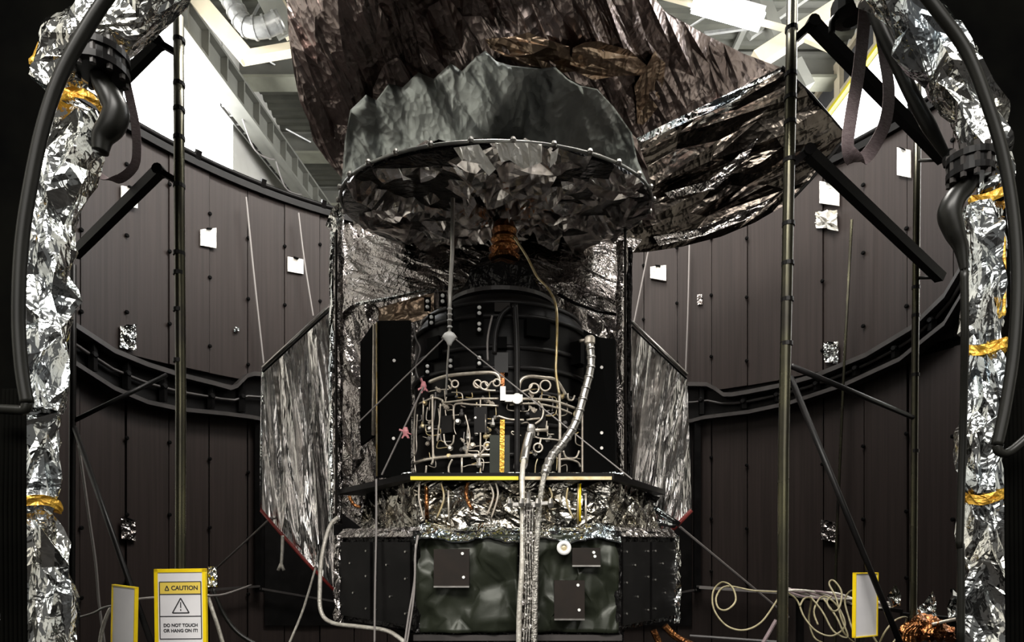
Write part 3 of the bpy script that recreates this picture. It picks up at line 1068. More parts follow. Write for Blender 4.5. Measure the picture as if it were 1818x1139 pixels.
obj('strut', strut([(603, 372), (601, 540), (599, 740), (600, 930)], .035, 51), 'shroud_foil', craft)
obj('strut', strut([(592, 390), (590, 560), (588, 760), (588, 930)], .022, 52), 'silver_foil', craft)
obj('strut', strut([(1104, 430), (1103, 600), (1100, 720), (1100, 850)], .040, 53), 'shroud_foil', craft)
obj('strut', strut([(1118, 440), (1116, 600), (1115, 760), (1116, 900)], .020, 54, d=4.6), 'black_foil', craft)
for x in (597, 1110):
    obj('strut_rod', MB().tube([P(x, 410, 4.48), P(x, 920, 4.48)], .010, 6), 'brown_plate', craft)
obj('foil_tuft', sheet([(578, 400), (588, 372), (602, 360), (607, 385), (600, 410), (590, 412)], lambda x, y: 4.4, 10, 16, 70, .03, 1, 55, .01), 'white_foil', craft)

# ---- wing panels
wl_ = obj('wing_panel', sheet([(592, 541), (530, 597), (466, 655), (464, 780), (463, 905), (500, 945), (545, 995), (592, 1046)], lambda x, y: 4.75 + (592 - x) * -.0012 + .02 * math.sin(x * .12) + (905 - y) * .0003, 13, 170, 84, .042, 2, 61, .02), 'wing_foil', craft)
obj('wing_edge', MB().tube([P(592, 538, 4.72), P(466, 653, 4.57)], .014, 8), 'steel', wl_, True)
obj('wing_edge', MB().tube([P(592, 545, 4.70), P(467, 660, 4.55)], .008, 6), 'black_paint', wl_, True)
obj('red_hem', MB().tube([P(463, 905, 4.57), P(500, 948, 4.62), P(545, 998, 4.66), P(594, 1048, 4.72)], .013, 6), 'red_edge', wl_, True)
obj('wing_edge', MB().tube([P(466, 655, 4.57), P(464, 780, 4.57), P(463, 905, 4.57)], .010, 6), 'silver_foil', wl_, True)
wr_ = obj('wing_panel', sheet([(1122, 574), (1170, 620), (1220, 668), (1224, 780), (1228, 905), (1195, 938), (1170, 960), (1122, 975)], lambda x, y: 4.75 - (x - 1122) * .0008 + .02 * math.sin(x * .12) + (905 - y) * .0003, 14, 150, 100, .046, 2, 62, .02), 'wing_foil', craft)
obj('wing_edge', MB().tube([P(1122, 572, 4.72), P(1220, 665, 4.58)], .015, 8), 'steel', wr_, True)
obj('wing_edge', MB().tube([P(1122, 580, 4.70), P(1219, 672, 4.56)], .008, 6), 'black_paint', wr_, True)
obj('red_hem', MB().tube([P(1228, 905, 4.57), P(1196, 938, 4.62), P(1180, 952, 4.64)], .016, 6), 'red_edge', wr_, True)
for (a, b) in (((1150, 895), (1205, 930)), ((1160, 925), (1198, 932))):
    obj('wing_tube', MB().tube([P(*a, 4.45), P(*b, 4.5)], .022, 8), 'white_foil', wr_, True)

# ---- carrier plate with yellow edge, foil cone below it
pz = 1.94
plate = obj('carrier_plate', MB().slab([Vector((-.56, 3.40, pz)), Vector((.56, 3.40, pz)), Vector((1.13, 4.55, pz)), Vector((.6, 5.0, pz)), Vector((-.6, 5.0, pz)), Vector((-1.30, 4.55, pz))], (0, 0, .035)), 'black_paint', craft)
obj('yellow_strip', MB().bar((-.555, 3.39, pz + .004), (.035, 3.39, pz + .004), .012, .020), 'yellow_trim', plate)
obj('gold_strip', MB().bar((.045, 3.39, pz + .004), (.545, 3.39, pz + .004), .012, .018), 'gold_wire', plate)
obj('foil_fringe', crumple(lambda u, v: Vector((-.62 + 1.24 * u, 3.46 + .06 * v, pz + .038 + .005 * math.sin(u * 40) * (1 - v))), 40, 2, .014, 1, False, .4, 66, .006), 'silver_foil', plate)
cone_top = [(-1.05, 4.45), (-.56, 3.50), (.56, 3.50), (1.0, 4.45)]
cone_bot = [(-.98, 3.98), (-.50, 3.46), (.50, 3.46), (.95, 3.98)]


def poly_at(pl, u):
    s = min(max(u, 0), 1) * (len(pl) - 1)
    i = min(int(s), len(pl) - 2)
    t = s - i
    return pl[i][0] + (pl[i + 1][0] - pl[i][0]) * t, pl[i][1] + (pl[i + 1][1] - pl[i][1]) * t


def cone_fn(u, v):
    a, b = poly_at(cone_top, u), poly_at(cone_bot, u)
    return Vector((a[0] + (b[0] - a[0]) * v, a[1] + (b[1] - a[1]) * v, pz + (1.66 - pz) * v))


obj('foil_cone', crumple(cone_fn, 42, 5, .022, 2, False, .4, 67, .02, flip=True), 'cone_foil', craft)
for i, (mt, px) in enumerate((('gold_wire', [(755, 858), (756, 890), (757, 928)]), ('gold_wire', [(783, 856), (788, 885), (775, 920)]), ('pipe_metal', [(796, 870), (797, 928)]), ('copper_foil', [(830, 856), (828, 880), (838, 905)]),
                             ('pipe_metal', [(868, 856), (876, 880), (864, 915)]), ('pipe_metal', [(880, 856), (884, 880), (872, 920)]), ('gold_wire', [(975, 865), (980, 880), (972, 895)]),
                             ('gold_wire', [(1008, 865), (1006, 890), (1018, 920)]), ('gold_wire', [(1027, 858), (1026, 930)]), ('yellow_paint', [(1030, 858), (1030, 925)]), ('pipe_metal', [(1040, 875), (1040, 928)]),
                             ('pipe_metal', [(745, 857), (744, 885), (752, 920)]), ('copper_foil', [(757, 862), (758, 922)]), ('copper_foil', [(1118, 890), (1116, 925)]), ('copper_foil', [(620, 880), (628, 895), (640, 900)]))):
    dd = 3.44 if 700 < px[0][0] < 1095 else 3.9
    obj('harness_strap', MB().tube([P(x, y, dd) for x, y in spline(px, 5)], .012 if mt == 'copper_foil' else .006, 6), mt, craft, True)
obj('tip_fin', MB().slab([P(1110, 862, 4.2), P(1172, 882, 4.3), P(1165, 892, 4.3), P(1130, 890, 4.2)], (0, .05, 0)), 'black_foil', craft)

# ---- service module
SMF = 3.30
zt, zb = 1.655, 1.12
oct_ = [(-.505, SMF), (.56, SMF), (1.0, 3.82), (1.0, 4.75), (.5, 5.2), (-.5, 5.2), (-1.06, 4.75), (-1.06, 3.82)]
mod = obj('service_module', MB().slab([Vector((x, y, zb)) for x, y in oct_], (0, 0, zt - zb)), 'black_foil', craft)
# front blanket in two halves, the hoses run in the gap between them


def blanket(x0, x1, seed):
    ph = [RNG.uniform(0, 6) for _ in range(4)]

    def fn(u, v):
        x = x0 + (x1 - x0) * u
        z = zt - .02 - (zt - zb - .02) * v
        y = SMF - .035 - .016 * math.sin(9 * v + 5 * u + ph[0]) - .012 * math.sin(14 * u - 8 * v + ph[1]) - .008 * abs(math.sin(11 * (u + v) + ph[2]))
        return Vector((x, y, z))
    return crumple(fn, 9, 7, .010, 2, False, .42, seed, .02, flip=True)


obj('blanket', blanket(-.505, .03, 71), 'olive_blanket', mod, True)
obj('blanket', blanket(.13, .56, 72), 'olive_blanket', mod, True)
obj('blanket_gap', crumple(lambda u, v: Vector((.02 + .12 * u, SMF - .02, zt - .03 - .5 * v)), 5, 18, .012, 1, False, .4, 73, .01, flip=True), 'black_foil', mod)
obj('blanket_hem', crumple(lambda u, v: Vector((-.51 + 1.08 * u, SMF - .075 + .13 * v, zt - .045 + .075 * v + .014 * math.sin(u * 23))), 26, 2, .02, 2, False, .42, 74, .008), 'white_foil', mod)
for (x0, y0, x1, y1) in ((770, 974, 833, 1040), (1016, 972, 1066, 1003), (984, 1030, 1038, 1098)):
    d = SMF - .085
    pl = obj('cover_plate', MB().slab([P(x0, y0, d), P(x1, y0, d), P(x1, y1, d), P(x0, y1, d)], (0, .03, 0)), 'brown_plate', mod)
    for (sx, sy) in ((x1 - 12, y0 + 8), (x1 - 10, y1 - 16)):
        obj('plate_screw', MB().lathe(P(sx, sy, d), [(.008, 0), (.008, .006)], 8, (0, -1, 0)), 'white_dot', pl)
    obj('plate_lip', MB().bar(P(x0, y1 + 1, d - .004), P(x1, y1 + 1, d - .004), .008, .008), 'steel', pl)
p = P(1001, 972, SMF - .075)
rg = obj('white_ring', MB().lathe(p, [(.016, 0), (.016, .02), (.036, .02), (.038, .012), (.038, 0)], 24, (0, -1, 0)), 'white_dot', mod, True)
obj('ring_core', MB().lathe(p, [(.015, 0), (.015, .012), (.007, .014)], 12, (0, -1, 0)), 'gold_wire', rg)
# side faces: black panels with small studs and foil rims
for s, (a, b) in ((-1, (oct_[7], oct_[0])), (1, (oct_[1], oct_[2]))):
    A, B = Vector((a[0], a[1], 0)), Vector((b[0], b[1], 0))
    d = (B - A).normalized()
    n = Vector((d.y, -d.x, 0))
    for k in range(2):
        q0, q1 = A.lerp(B, .03 + .48 * k) + n * .005, A.lerp(B, .47 + .49 * k) + n * .005
        pn = obj('side_panel', MB().slab([q0 + Vector((0, 0, zb + .03)), q1 + Vector((0, 0, zb + .03)), q1 + Vector((0, 0, zt - .06)), q0 + Vector((0, 0, zt - .06))], n * .02), 'black_paint', mod)
        for (u, v) in ((.1, .1), (.1, .5), (.1, .9), (.9, .1), (.9, .55), (.9, .9), (.5, .3), (.4, .72)):
            c = q0.lerp(q1, u) + n * .022 + Vector((0, 0, zb + .05 + (zt - zb - .12) * v))
            obj('panel_stud', MB().lathe(c, [(.006, 0), (.006, .006)], 7, n), 'steel', pn)
    e0, e1 = A + Vector((0, 0, zt - .03)), B + Vector((0, 0, zt - .03))
    obj('top_foil', crumple(lambda u, v: e0.lerp(e1, u) + n * (.03 - .05 * v) + Vector((0, 0, .05 * v)), 16, 2, .014, 1, False, .4, 77 + s, .008), 'shroud_foil', mod)
    edge = a if s < 0 else b
    c0 = Vector((edge[0] - .0, edge[1] - .02, 0))
    obj('edge_foil', crumple(lambda u, v: c0 + Vector((.03 * math.cos(-u * 6.283), .03 * math.sin(-u * 6.283), zb - .02 + (zt - zb) * v)), 8, 12, .010, 1, True, .4, 79 + s), 'silver_foil' if s > 0 else 'shroud_foil', mod)
for s, x in ((-1, -.505), (1, .56)):
    obj('corner_foil', crumple(lambda u, v: Vector((x + .02 * math.cos(-u * 6.283), SMF - .02 + .02 * math.sin(-u * 6.283), zb + (zt - zb) * v)), 7, 12, .006, 1, True, .4, 83 + s), 'black_foil', mod)
obj('bottom_rail', MB().bar((-.52, SMF - .02, zb - .03), (.58, SMF - .02, zb - .03), .03, .03), 'rail_paint', mod)
obj('bottom_foil', crumple(lambda u, v: Vector((-.5 + 1.1 * u, SMF + .02, zb - .01 - .05 * v)), 24, 2, .012, 2, False, .4, 85, .02, flip=True), 'black_foil', mod)
# stand under the craft
st = thing('support_stand', 'black pedestal stand under the spacecraft', 'stand', (-.03, 4.3, 0))
obj('pedestal', MB().lathe((-.03, 4.3, 0), [(.95, 0), (.95, .06), (.6, .12), (.6, .9), (.8, 1.0), (.8, 1.045)], 24), 'black_paint', st)
for k in range(6):
    a = 2 * math.pi * k / 6 + .3
    q = Vector((math.cos(a), math.sin(a), 0))
    obj('leg', MB().bar(Vector((-.03, 4.3, .05)) + q * 1.05, Vector((-.03, 4.3, .98)) + q * .62, .08, .08), 'black_paint', st)

for (px, mt) in (([(880, 1105), (905, 1120), (925, 1139)], 'silver_foil'), ([(1180, 1110), (1200, 1130), (1230, 1145)], 'copper_foil'), ([(1160, 1118), (1170, 1140)], 'copper_foil'), ([(800, 1128), (860, 1132), (905, 1136)], 'silver_foil')):
    obj('foil_wrap', MB().tube([P(x, y, 3.5) for x, y in spline(px, 4)], .02, 7), mt, st)

# ================================================================ HOSES AND RODS AROUND THE CRAFT
def px_tube(px, d, r, seg=8, n=6):
    q = spline([p if len(p) > 2 else (p[0], p[1], d) for p in px], n)
    return MB().tube([P(*p) for p in q], r, seg)


t = thing('steel_hose', 'thick silver flexible hose curving down from the instrument to the module front', 'hose', P(955, 1139, 3.1))
hp = spline([(1047, 610, 3.46), (1049, 650, 3.45), (1037, 700, 3.42), (1022, 750, 3.40), (1000, 785, 3.38), (978, 812, 3.33), (966, 845, 3.26), (960, 880, 3.22), (954, 940, 3.16), (951, 1020, 3.14), (949, 1145, 3.14)], 8)
obj('hose_tube', MB().tube([P(*p) for p in hp[:48]], .023, 10), 'steel', t, True)
obj('braided_end', MB().tube([P(*p) for p in hp[47:]], .015, 10), 'braid_steel', t, True)
for i in range(2, 47, 3):
    a, b = P(*hp[i]), P(*hp[i + 1])
    obj('hose_rib', MB().tube([a, a + (b - a).normalized() * .014], .026, 10), 'steel', t, True)
obj('end_cap', MB().lathe(P(1047, 606, 3.46), [(.02, -.02), (.03, -.01), (.03, .02), (.02, .03)], 12), 'pipe_metal', t)

t = thing('pale_hose', 'pale straight hose running down the left of the gap in the module blanket', 'hose', P(928, 1139, 3.1))
obj('hose_tube', px_tube([(943, 762, 3.42), (938, 785, 3.40), (930, 815, 3.32), (927, 850, 3.24), (928, 900, 3.18), (927, 1000, 3.14), (922, 1080, 3.14), (921, 1145, 3.14)], 3.2, .014, 10), 'pale_hose', t, True)
obj('collar', MB().lathe(P(943, 760, 3.42), [(.02, -.05), (.024, -.045), (.024, .0), (.018, .02)], 12), 'steel', t)
obj('wide_sleeve', px_tube([(941, 768, 3.40), (934, 795, 3.38), (930, 818, 3.32)], 3.4, .024, 10), 'steel', t, True)
t = thing('cable_bundle', 'foil wrapped cable bundle hanging between the two front hoses', 'cable', P(938, 1139, 3.12))


def bundle(u, v):
    c = P(938 - 3 * v, 893 + 255 * v, 3.17)
    return c + Vector((math.cos(-u * 6.283) * .03, math.sin(-u * 6.283) * .02, 0))


obj('foil_wrap', crumple(bundle, 8, 30, .008, 1, True, .4, 91), 'shroud_foil', t)
for k in range(4):
    obj('strand', px_tube([(931 + 5 * k, 895, 3.14), (930 + 5 * k, 960, 3.13), (934 + 4 * k, 1040, 3.135), (929 + 5 * k, 1145, 3.13)], 3.14, .004, 6), 'braid_steel', t, True)
t = thing('hose_clamp', 'small steel cross clamp holding the front hoses together', 'clamp', P(937, 893, 3.14))
obj('clamp_bar', MB().bar(P(903, 895, 3.14), P(980, 892, 3.14), .012, .016), 'steel', t)
for x in (905, 926, 938, 955, 978):
    obj('clamp_bolt', MB().lathe(P(x, 893, 3.13), [(.013, -.02), (.016, 0), (.010, .025)], 8), 'steel', t)
obj('clamp_post', MB().lathe(P(938, 885, 3.14), [(.012, -.03), (.012, .03), (.02, .035)], 8), 'steel', t)

# hanging rod with guy wires
t = thing('hanging_rod', 'thin grey rod with a hub and two guy wires in front of the instrument', 'rod', P(798, 600, 3.42))
obj('rod', MB().tube([P(804, 352, 3.42), P(803, 450, 3.42), P(799, 520, 3.42), P(798, 595, 3.42)], .011, 8), 'steel', t, True)
obj('hub', MB().lathe(P(798, 597, 3.42), [(.01, -.05), (.018, -.03), (.032, -.015), (.040, 0), (.028, .016), (.013, .025)], 14), 'white_dot', t, True)
for s in (-1, 1):
    obj('hub_arm', MB().tube([P(798, 597, 3.42), P(798 + 14 * s, 600, 3.42)], .007, 6), 'steel', t)
obj('guy_wire', MB().tube([P(790, 599, 3.42), P(638, 748, 3.6)], .004, 5), 'wire_grey', t)
obj('guy_wire', MB().tube([P(808, 601, 3.42), P(1122, 850, 3.38)], .0035, 5), 'wire_grey', t)
obj('guy_wire', MB().tube([P(797, 612, 3.42), P(794, 650, 3.42), P(792, 700, 3.43)], .006, 6), 'steel', t)
for y in (548, 558, 568, 580):
    obj('rod_collar', MB().lathe(P(798.5, y, 3.42), [(.013, -.004), (.016, 0), (.013, .004)], 8), 'white_dot', t)
t = thing('tension_wire', 'taut wire with pink tape knots left of the instrument', 'wire', P(678, 840, 3.55))
obj('wire', MB().tube([P(752, 686, 3.44), P(678, 842, 3.6)], .005, 6), 'wire_grey', t)
for (x, y) in ((752, 685), (720, 766)):
    mb = MB()
    for k in range(5):
        a = RNG.uniform(0, 6.28)
        c = P(x, y, 3.46)
        mb.bar(c, c + Vector((math.cos(a) * .035, -.01, math.sin(a) * .045)), .014, .006)
    mb.lathe(P(x, y, 3.46), [(.012, -.025), (.018, 0), (.010, .025)], 8)
    obj('tape_knot', mb, 'pink_tape', t)

t = thing('drain_hose', 'pale thin hose looping under the left corner of the service module', 'hose', P(600, 1110, 3.75))
obj('hose_tube', px_tube([(600, 918, 3.95), (585, 935, 3.9), (572, 985, 3.82), (568, 1040, 3.78), (570, 1085, 3.75), (590, 1105, 3.7), (640, 1112, 3.62), (690, 1120, 3.5), (725, 1145, 3.4)], 3.8, .013, 8), 'pale_hose', t, True)
t = thing('hanging_cable', 'thin grey cable running down the left edge of the olive blanket', 'cable', P(722, 1139, 3.2))
obj('cable', px_tube([(742, 950, 3.22), (737, 985, 3.2), (736, 1030, 3.2), (726, 1090, 3.2), (718, 1145, 3.2)], 3.2, .006, 6), 'wire_grey', t, True)
obj('cable', px_tube([(738, 965, 3.2), (736, 1040, 3.19), (732, 1080, 3.19), (722, 1145, 3.19)], 3.2, .005, 6), 'wire_grey', t, True)
t = thing('hanging_cable', 'thin pale cable hanging down the black left face of the service module', 'cable', P(667, 1139, 3.45))
obj('cable', px_tube([(668, 850, 3.5), (668, 940, 3.48), (666, 1040, 3.47), (665, 1145, 3.46)], 3.5, .006, 6), 'wire_grey', t, True)
t = thing('slack_cord', 'pale cord sloping down below the left wing panel', 'cord', P(520, 1139, 4.2))
obj('cord', px_tube([(560, 1008, 4.6), (548, 1050, 4.4), (535, 1090, 4.2), (512, 1145, 4.0)], 4.3, .009, 6), 'pale_hose', t, True)
t = thing('short_cord', 'short pale cord dangling under the red hem of the left wing', 'cord', P(500, 1010, 4.5))
obj('cord', px_tube([(502, 950, 4.6), (501, 980, 4.6), (499, 1008, 4.6)], 4.6, .012, 6), 'pale_hose', t, True)
for k in range(2):
    obj('cord_end', px_tube([(499, 1000, 4.6), (494 + 10 * k, 1012, 4.6)], 4.6, .012, 6), 'pale_hose', t, True)

# guy wires to the chamber
for name, lab, a, b, r in (('guy_line', 'thin guy line from the left wing hem down to the chamber wall', (482, 918, 4.6), (385, 1008, 6.2), .009),
                           ('guy_line', 'thin guy line from the right wing hem down towards the coiled cables', (1207, 935, 4.55), (1400, 1095, 5.2), .010),
                           ):
    tag(obj(name, MB().tube([P(*a), P(*b)], r, 6), 'wire_grey', None), lab, 'wire')
for lab, px, r in (('thin wire hanging down the wall from the rim to the left wing tip', [(437, 350), (450, 480), (468, 645)], .011),
                   ('thin wire hanging down the wall beside the square foil patch nearest the baffle', [(530, 378), (540, 460), (556, 560)], .010),
                   ('thin wire slanting down the wall right beside the foil-covered dish shroud', [(1152, 440), (1140, 500), (1125, 575)], .009),
                   ('thin wire hanging down the wall to the right wing tip', [(1224, 430), (1221, 560), (1217, 665)], .009),
                   ('long pale wire hanging down the right wall behind the right support pole', [(1512, 390), (1500, 620), (1492, 800), (1485, 960), (1482, 1139)], .014)):
    tag(obj('wall_wire', MB().tube([PW(x, y, .13) for x, y in spline(px, 4)], r, 5), 'wire_grey' if r < .012 else 'pole_metal', None), lab, 'wire')

# ================================================================ FOIL PATCHES ON THE WALL
PATCH = [
    ('white square foil patch half hidden behind the lower left support arm', (214, 330, 243, 370), 'patch_white'),
    ('white square foil patch right of the left support pole', (355, 405, 383, 441), 'patch_white'),
    ('white square foil patch nearest the left side of the round dish', (510, 456, 538, 487), 'patch_white'),
    ('crinkled silver foil patch just above the wall ring on the left', (212, 576, 240, 622), 'silver_foil'),
    ('crinkled silver foil patch low on the left wall above the blank sign', (214, 918, 240, 960), 'shroud_foil'),
    ('white square foil patch right of the foil strut under the baffle flap', (1155, 471, 1183, 499), 'patch_white'),
    ('white square foil patch on the right wall, upper one of a close pair', (1456, 322, 1491, 366), 'patch_white'),
    ('torn crumpled foil patch on the right wall, lower one of a close pair', (1449, 374, 1488, 410), 'patch_white'),
    ('slanting white foil patch on the right wall between pole and duct', (1594, 262, 1618, 316), 'patch_white'),
    ('small silver foil patch just above the wall ring on the right', (1464, 606, 1489, 647), 'silver_foil'),
    ('small crumpled foil patch low on the right wall above the cables', (1459, 922, 1487, 962), 'shroud_foil'),
]
for i, (lab, (x0, y0, x1, y1), mt) in enumerate(PATCH):
    tl, tr, br, bl = PW(x0, y0 + (3 if i % 2 else 0), .02), PW(x1, y0 + (0 if i % 2 else 5), .02), PW(x1, y1, .02), PW(x0, y1 - 5, .02)
    inw = wall_normals([(tl + br) / 2])[0]
    big = .05 if i == 7 else (.004 if mt == 'patch_white' else .022)

    def fn(u, v):
        return (tl.lerp(tr, u)).lerp(bl.lerp(br, u), v) + inw * (.015 + (.08 * math.exp(-((u - .5) ** 2 + (v - .6) ** 2) * 10) if i == 7 else 0))
    mb = crumple(fn, 5, 6, big, 1, False, .3, 200 + i, .012, .3, flip=True)
    t = thing('foil_patch', lab, 'foil patch', (tl + br) / 2 - Vector((0, 0, (tl.z - br.z) / 2)), 'foil patches taped on the chamber wall')
    obj('foil', mb, mt, t)
    obj('tape', MB().bar(tl.lerp(tr, .35) + inw * .03, tl.lerp(tr, .65) + inw * .03 - Vector((0, 0, .01)), .03, .01), 'black_matte', t)
tag(obj('foil_scrap', crumple(lambda u, v: PW(416 + 9 * u, 580 + 8 * v, .03), 3, 3, .02, 1, False, .3, 230, .01, .3, flip=True), 'white_foil', None), 'tiny white foil scrap on the wall left of the left wing panel', 'foil scrap')
tag(obj('foil_scrap', crumple(lambda u, v: PW(1238 + 9 * u, 522 + 18 * v, .03), 3, 4, .015, 1, False, .3, 231, .01, .3, flip=True), 'shroud_foil', None), 'tiny grey foil scrap on the wall right of the right wing panel', 'foil scrap')

# ================================================================ SUPPORT FRAMES
def frame(lab, main, second, arms, braces, collars, org):
    t = thing('pole_gantry', lab, 'gantry', org, 'black pole gantries beside the craft')
    for px, r, mt in (main, second):
        pts = [P(*p) for p in px]
        pts[-1].z = max(pts[-1].z, 0)
        obj('pole', MB().tube(pts, r, 12), mt, t, True)
    for (a, e, b, wd) in arms:
        A, E, B = P(*a), P(*e), P(*b)
        ar = obj('arm', MB().bar(E, B, wd, wd, (0, 1, 0)), 'arm_black', t)
        obj('arm_link', MB().bar(A, E, wd * .62, wd * .62, (0, 1, 0)), 'arm_black', ar)
        obj('elbow', MB().lathe(E, [(wd * .6, -wd * .55), (wd * .6, wd * .55)], 10, (0, 1, 0)), 'arm_black', ar)
    for (a, b, r) in braces:
        obj('brace', MB().tube([P(*a), P(*b)], r, 8), 'arm_black', t, True)
    for (x, y, d, r) in collars:
        obj('collar', MB().lathe(P(x, y, d), [(r * .95, -.008), (r * 1.15, -.008), (r * 1.15, .008), (r * .95, .008)], 12), 'arm_black', t)
    return t


def zero(x, d):
    return (x, HY + CZ / d * F, d)


lf = frame('black gantry with olive pole left of the craft, behind the caution sign',
           ([(317, 30, 2.6), (318, 300, 2.6), (321, 700, 2.6), (320, 1139, 2.6), zero(320, 2.6)], .0205, 'pole_metal'),
           ([(130, 470, 3.0), (129, 700, 3.0), (127, 1139, 3.0), zero(127, 3.0)], .014, 'arm_black'),
           [((318, 97, 2.6), (283, 76, 2.6), (200, 160, 2.7), .036), ((314, 322, 2.6), (283, 303, 2.6), (132, 452, 2.95), .038)],
           [((130, 747, 3.0), (296, 665, 3.3), .011), ((132, 758, 3.0), (270, 1145, 2.5), .012)],
           [(318, y, 2.6, .0205) for y in (72, 150, 195, 245, 330, 450, 485, 550, 640)], P(320, 1139, 2.6) * 1)
rf = frame('black gantry with tall olive pole and two long arms right of the craft',
           ([(1407, -40, 2.5), (1404, 150, 2.5), (1397, 500, 2.5), (1391, 800, 2.5), (1389, 1139, 2.5), zero(1389, 2.5)], .0215, 'pole_metal'),
           ([(1630, 150, 3.0), (1627, 400, 3.0), (1624, 700, 3.0), (1621, 1139, 3.0), zero(1621, 3.0)], .0155, 'pole_metal'),
           [((1405, 76, 2.5), (1442, 42, 2.5), (1676, 283, 2.7), .040), ((1401, 295, 2.5), (1434, 269, 2.5), (1670, 493, 2.9), .040)],
           [((1406, 650, 2.52), (1622, 741, 3.0), .012), ((1403, 668, 2.52), (1600, 1145, 2.4), .012), ((1630, 285, 3.0), (1676, 283, 2.75), .008), ((1628, 493, 3.0), (1668, 492, 2.92), .008)],
           [(1406 - .016 * y, y, 2.5, .0215) for y in (52, 133, 174, 218, 285, 398, 468, 532, 610)] + [(1629 - .006 * y, y, 3.0, .0155) for y in (205, 230, 510, 560, 665, 800)], P(1390, 1139, 2.5) * 1)
for o in (lf, rf):
    pass

# ================================================================ FOIL-WRAPPED DUCTS AROUND THE OPENING
def duct(lab, segs, tapes, strips, d0, org, sd):
    t = thing('foil_duct', lab, 'duct', org, 'foil ducts around the chamber opening')
    for k, px in enumerate(segs):
        q = spline([(x, y, hw) for (x, y, hw) in px], 8)
        C = [P(x, y, d0) for x, y, _ in q]
        Rr = [hw / F * d0 for _, _, hw in q]
        n = len(q)
        L = sum((C[i + 1] - C[i]).length for i in range(n - 1))

        def fn(u, v, C=C, Rr=Rr, n=n):
            s = min(max(v, 0) * (n - 1), n - 1.001)
            i = int(s)
            f = s - i
            c = C[i].lerp(C[i + 1], f)
            r = Rr[i] + (Rr[i + 1] - Rr[i]) * f
            tg = (C[min(i + 1, n - 1)] - C[max(i - 1, 0)]).normalized()
            sd_ = tg.cross(Vector((0, -1, 0))).normalized()
            th = u * 2 * math.pi
            return c + sd_ * (math.cos(th) * r) + Vector((0, -1, 0)) * (math.sin(th) * r * .8)
        obj('foil_wrap', crumple(fn, 9, max(3, int(L / .075)), .024, 2, True, .45, sd + k), 'duct_foil', t)
    for k, (x, y, hw) in enumerate(tapes):
        c = P(x, y, d0)
        r = hw / F * d0

        def fn(u, v, c=c, r=r):
            th = u * 6.2832
            return c + Vector((math.cos(-th) * r * 1.06, math.sin(-th) * r * .9, (v - .5) * .030 + .012 * math.sin(th * 2)))
        obj('tape_band', crumple(fn, 18, 2, .008, 1, True, .4, sd + 20 + k), 'gold_tape', t)
    for k, (px, w_) in enumerate(strips):
        q = spline(px, 6)
        pts = [P(x, y, d0 - .02) for x, y in q]
        vs_, fs_ = [], []
        obj('yellow_edge', MB().tube(pts, [w_ * (.6 + .4 * math.sin(i * 1.3) ** 2) for i in range(len(pts))], 6), 'gold_tape', t)
    return t


duct('crumpled silver foil duct along the left side of the opening',
     [[(80, 1190, 50), (72, 1100, 50), (66, 1000, 44), (64, 930, 40), (60, 899, 38)], [(60, 891, 38), (64, 830, 38), (70, 770, 34), (72, 735, 34)], [(74, 728, 36), (80, 640, 38), (84, 560, 40), (90, 480, 42), (100, 400, 42), (112, 320, 42), (130, 240, 42), (140, 195, 40)],
      [(86, 160, 34), (122, 108, 50), (170, 62, 52), (240, 14, 50), (315, -50, 46), (400, -120, 50)]],
     [(60, 895, 40), (138, 192, 40)],
     [([(50, 300 + 60), (44, 480), (40, 560), (36, 650)], .010), ([(30, 900), (26, 1000), (28, 1090), (34, 1145)], .009), ([(33, 770), (26, 850), (24, 890)], .008), ([(58, 118), (90, 62), (140, 18)], .016)],
     1.85, P(80, 1190, 1.85), 300)
duct('crumpled silver foil duct along the right side of the opening',
     [[(1752, 1190, 48), (1752, 1080, 46), (1750, 980, 40), (1748, 888, 32)], [(1748, 876, 32), (1746, 800, 32), (1748, 720, 33), (1752, 626, 28)], [(1752, 614, 28), (1750, 540, 34), (1748, 450, 34), (1745, 400, 32), (1745, 365, 30)],
      [(1762, 345, 24), (1758, 305, 34), (1740, 250, 40), (1720, 180, 46), (1685, 115, 48), (1640, 55, 48), (1590, -5, 44), (1530, -70, 40)]],
     [(1750, 620, 31), (1748, 882, 34), (1758, 355, 30)],
     [([(1735, 130), (1756, 190), (1766, 250)], .012), ([(1775, 620), (1778, 660), (1776, 700)], .008), ([(1778, 870), (1780, 960), (1776, 1060)], .007), ([(1782, 420), (1783, 500), (1782, 560)], .006)],
     1.85, P(1752, 1190, 1.85), 330)

# black flanges and bent hoses
def flange_hose(lab, fl, px, rs, d, tail=None):
    t = thing('black_hose', lab, 'hose', P(px[-1][0], px[-1][1], d), 'black bent hoses on the foil ducts')
    x, y, hw = fl
    r = hw / F * d
    obj('flange', MB().lathe(P(x, y, d), [(r * .8, -.035), (r, -.03), (r, -.012), (r * .9, -.01), (r * .9, .01), (r, .012), (r, .03), (r * .8, .035)], 28), 'arm_black', t)
    for k in range(10):
        a = 2 * math.pi * k / 10
        obj('flange_bolt', MB().lathe(P(x, y, d) + Vector((math.cos(a) * r * .85, math.sin(a) * r * .85, 0)), [(.008, -.045), (.008, .045)], 6), 'rail_paint', t)
    q = spline([(a, b, c) for (a, b), c in zip(px, rs)], 7)
    obj('hose_tube', MB().tube([P(a, b, d) for a, b, _ in q], [c / F * d for _, _, c in q], 14), 'hose_black', t, True)
    if tail:
        obj('tail_pipe', MB().tube([P(a, b, e) for a, b, e in spline(tail, 5)], .010, 8), 'hose_black', t, True)
    return t


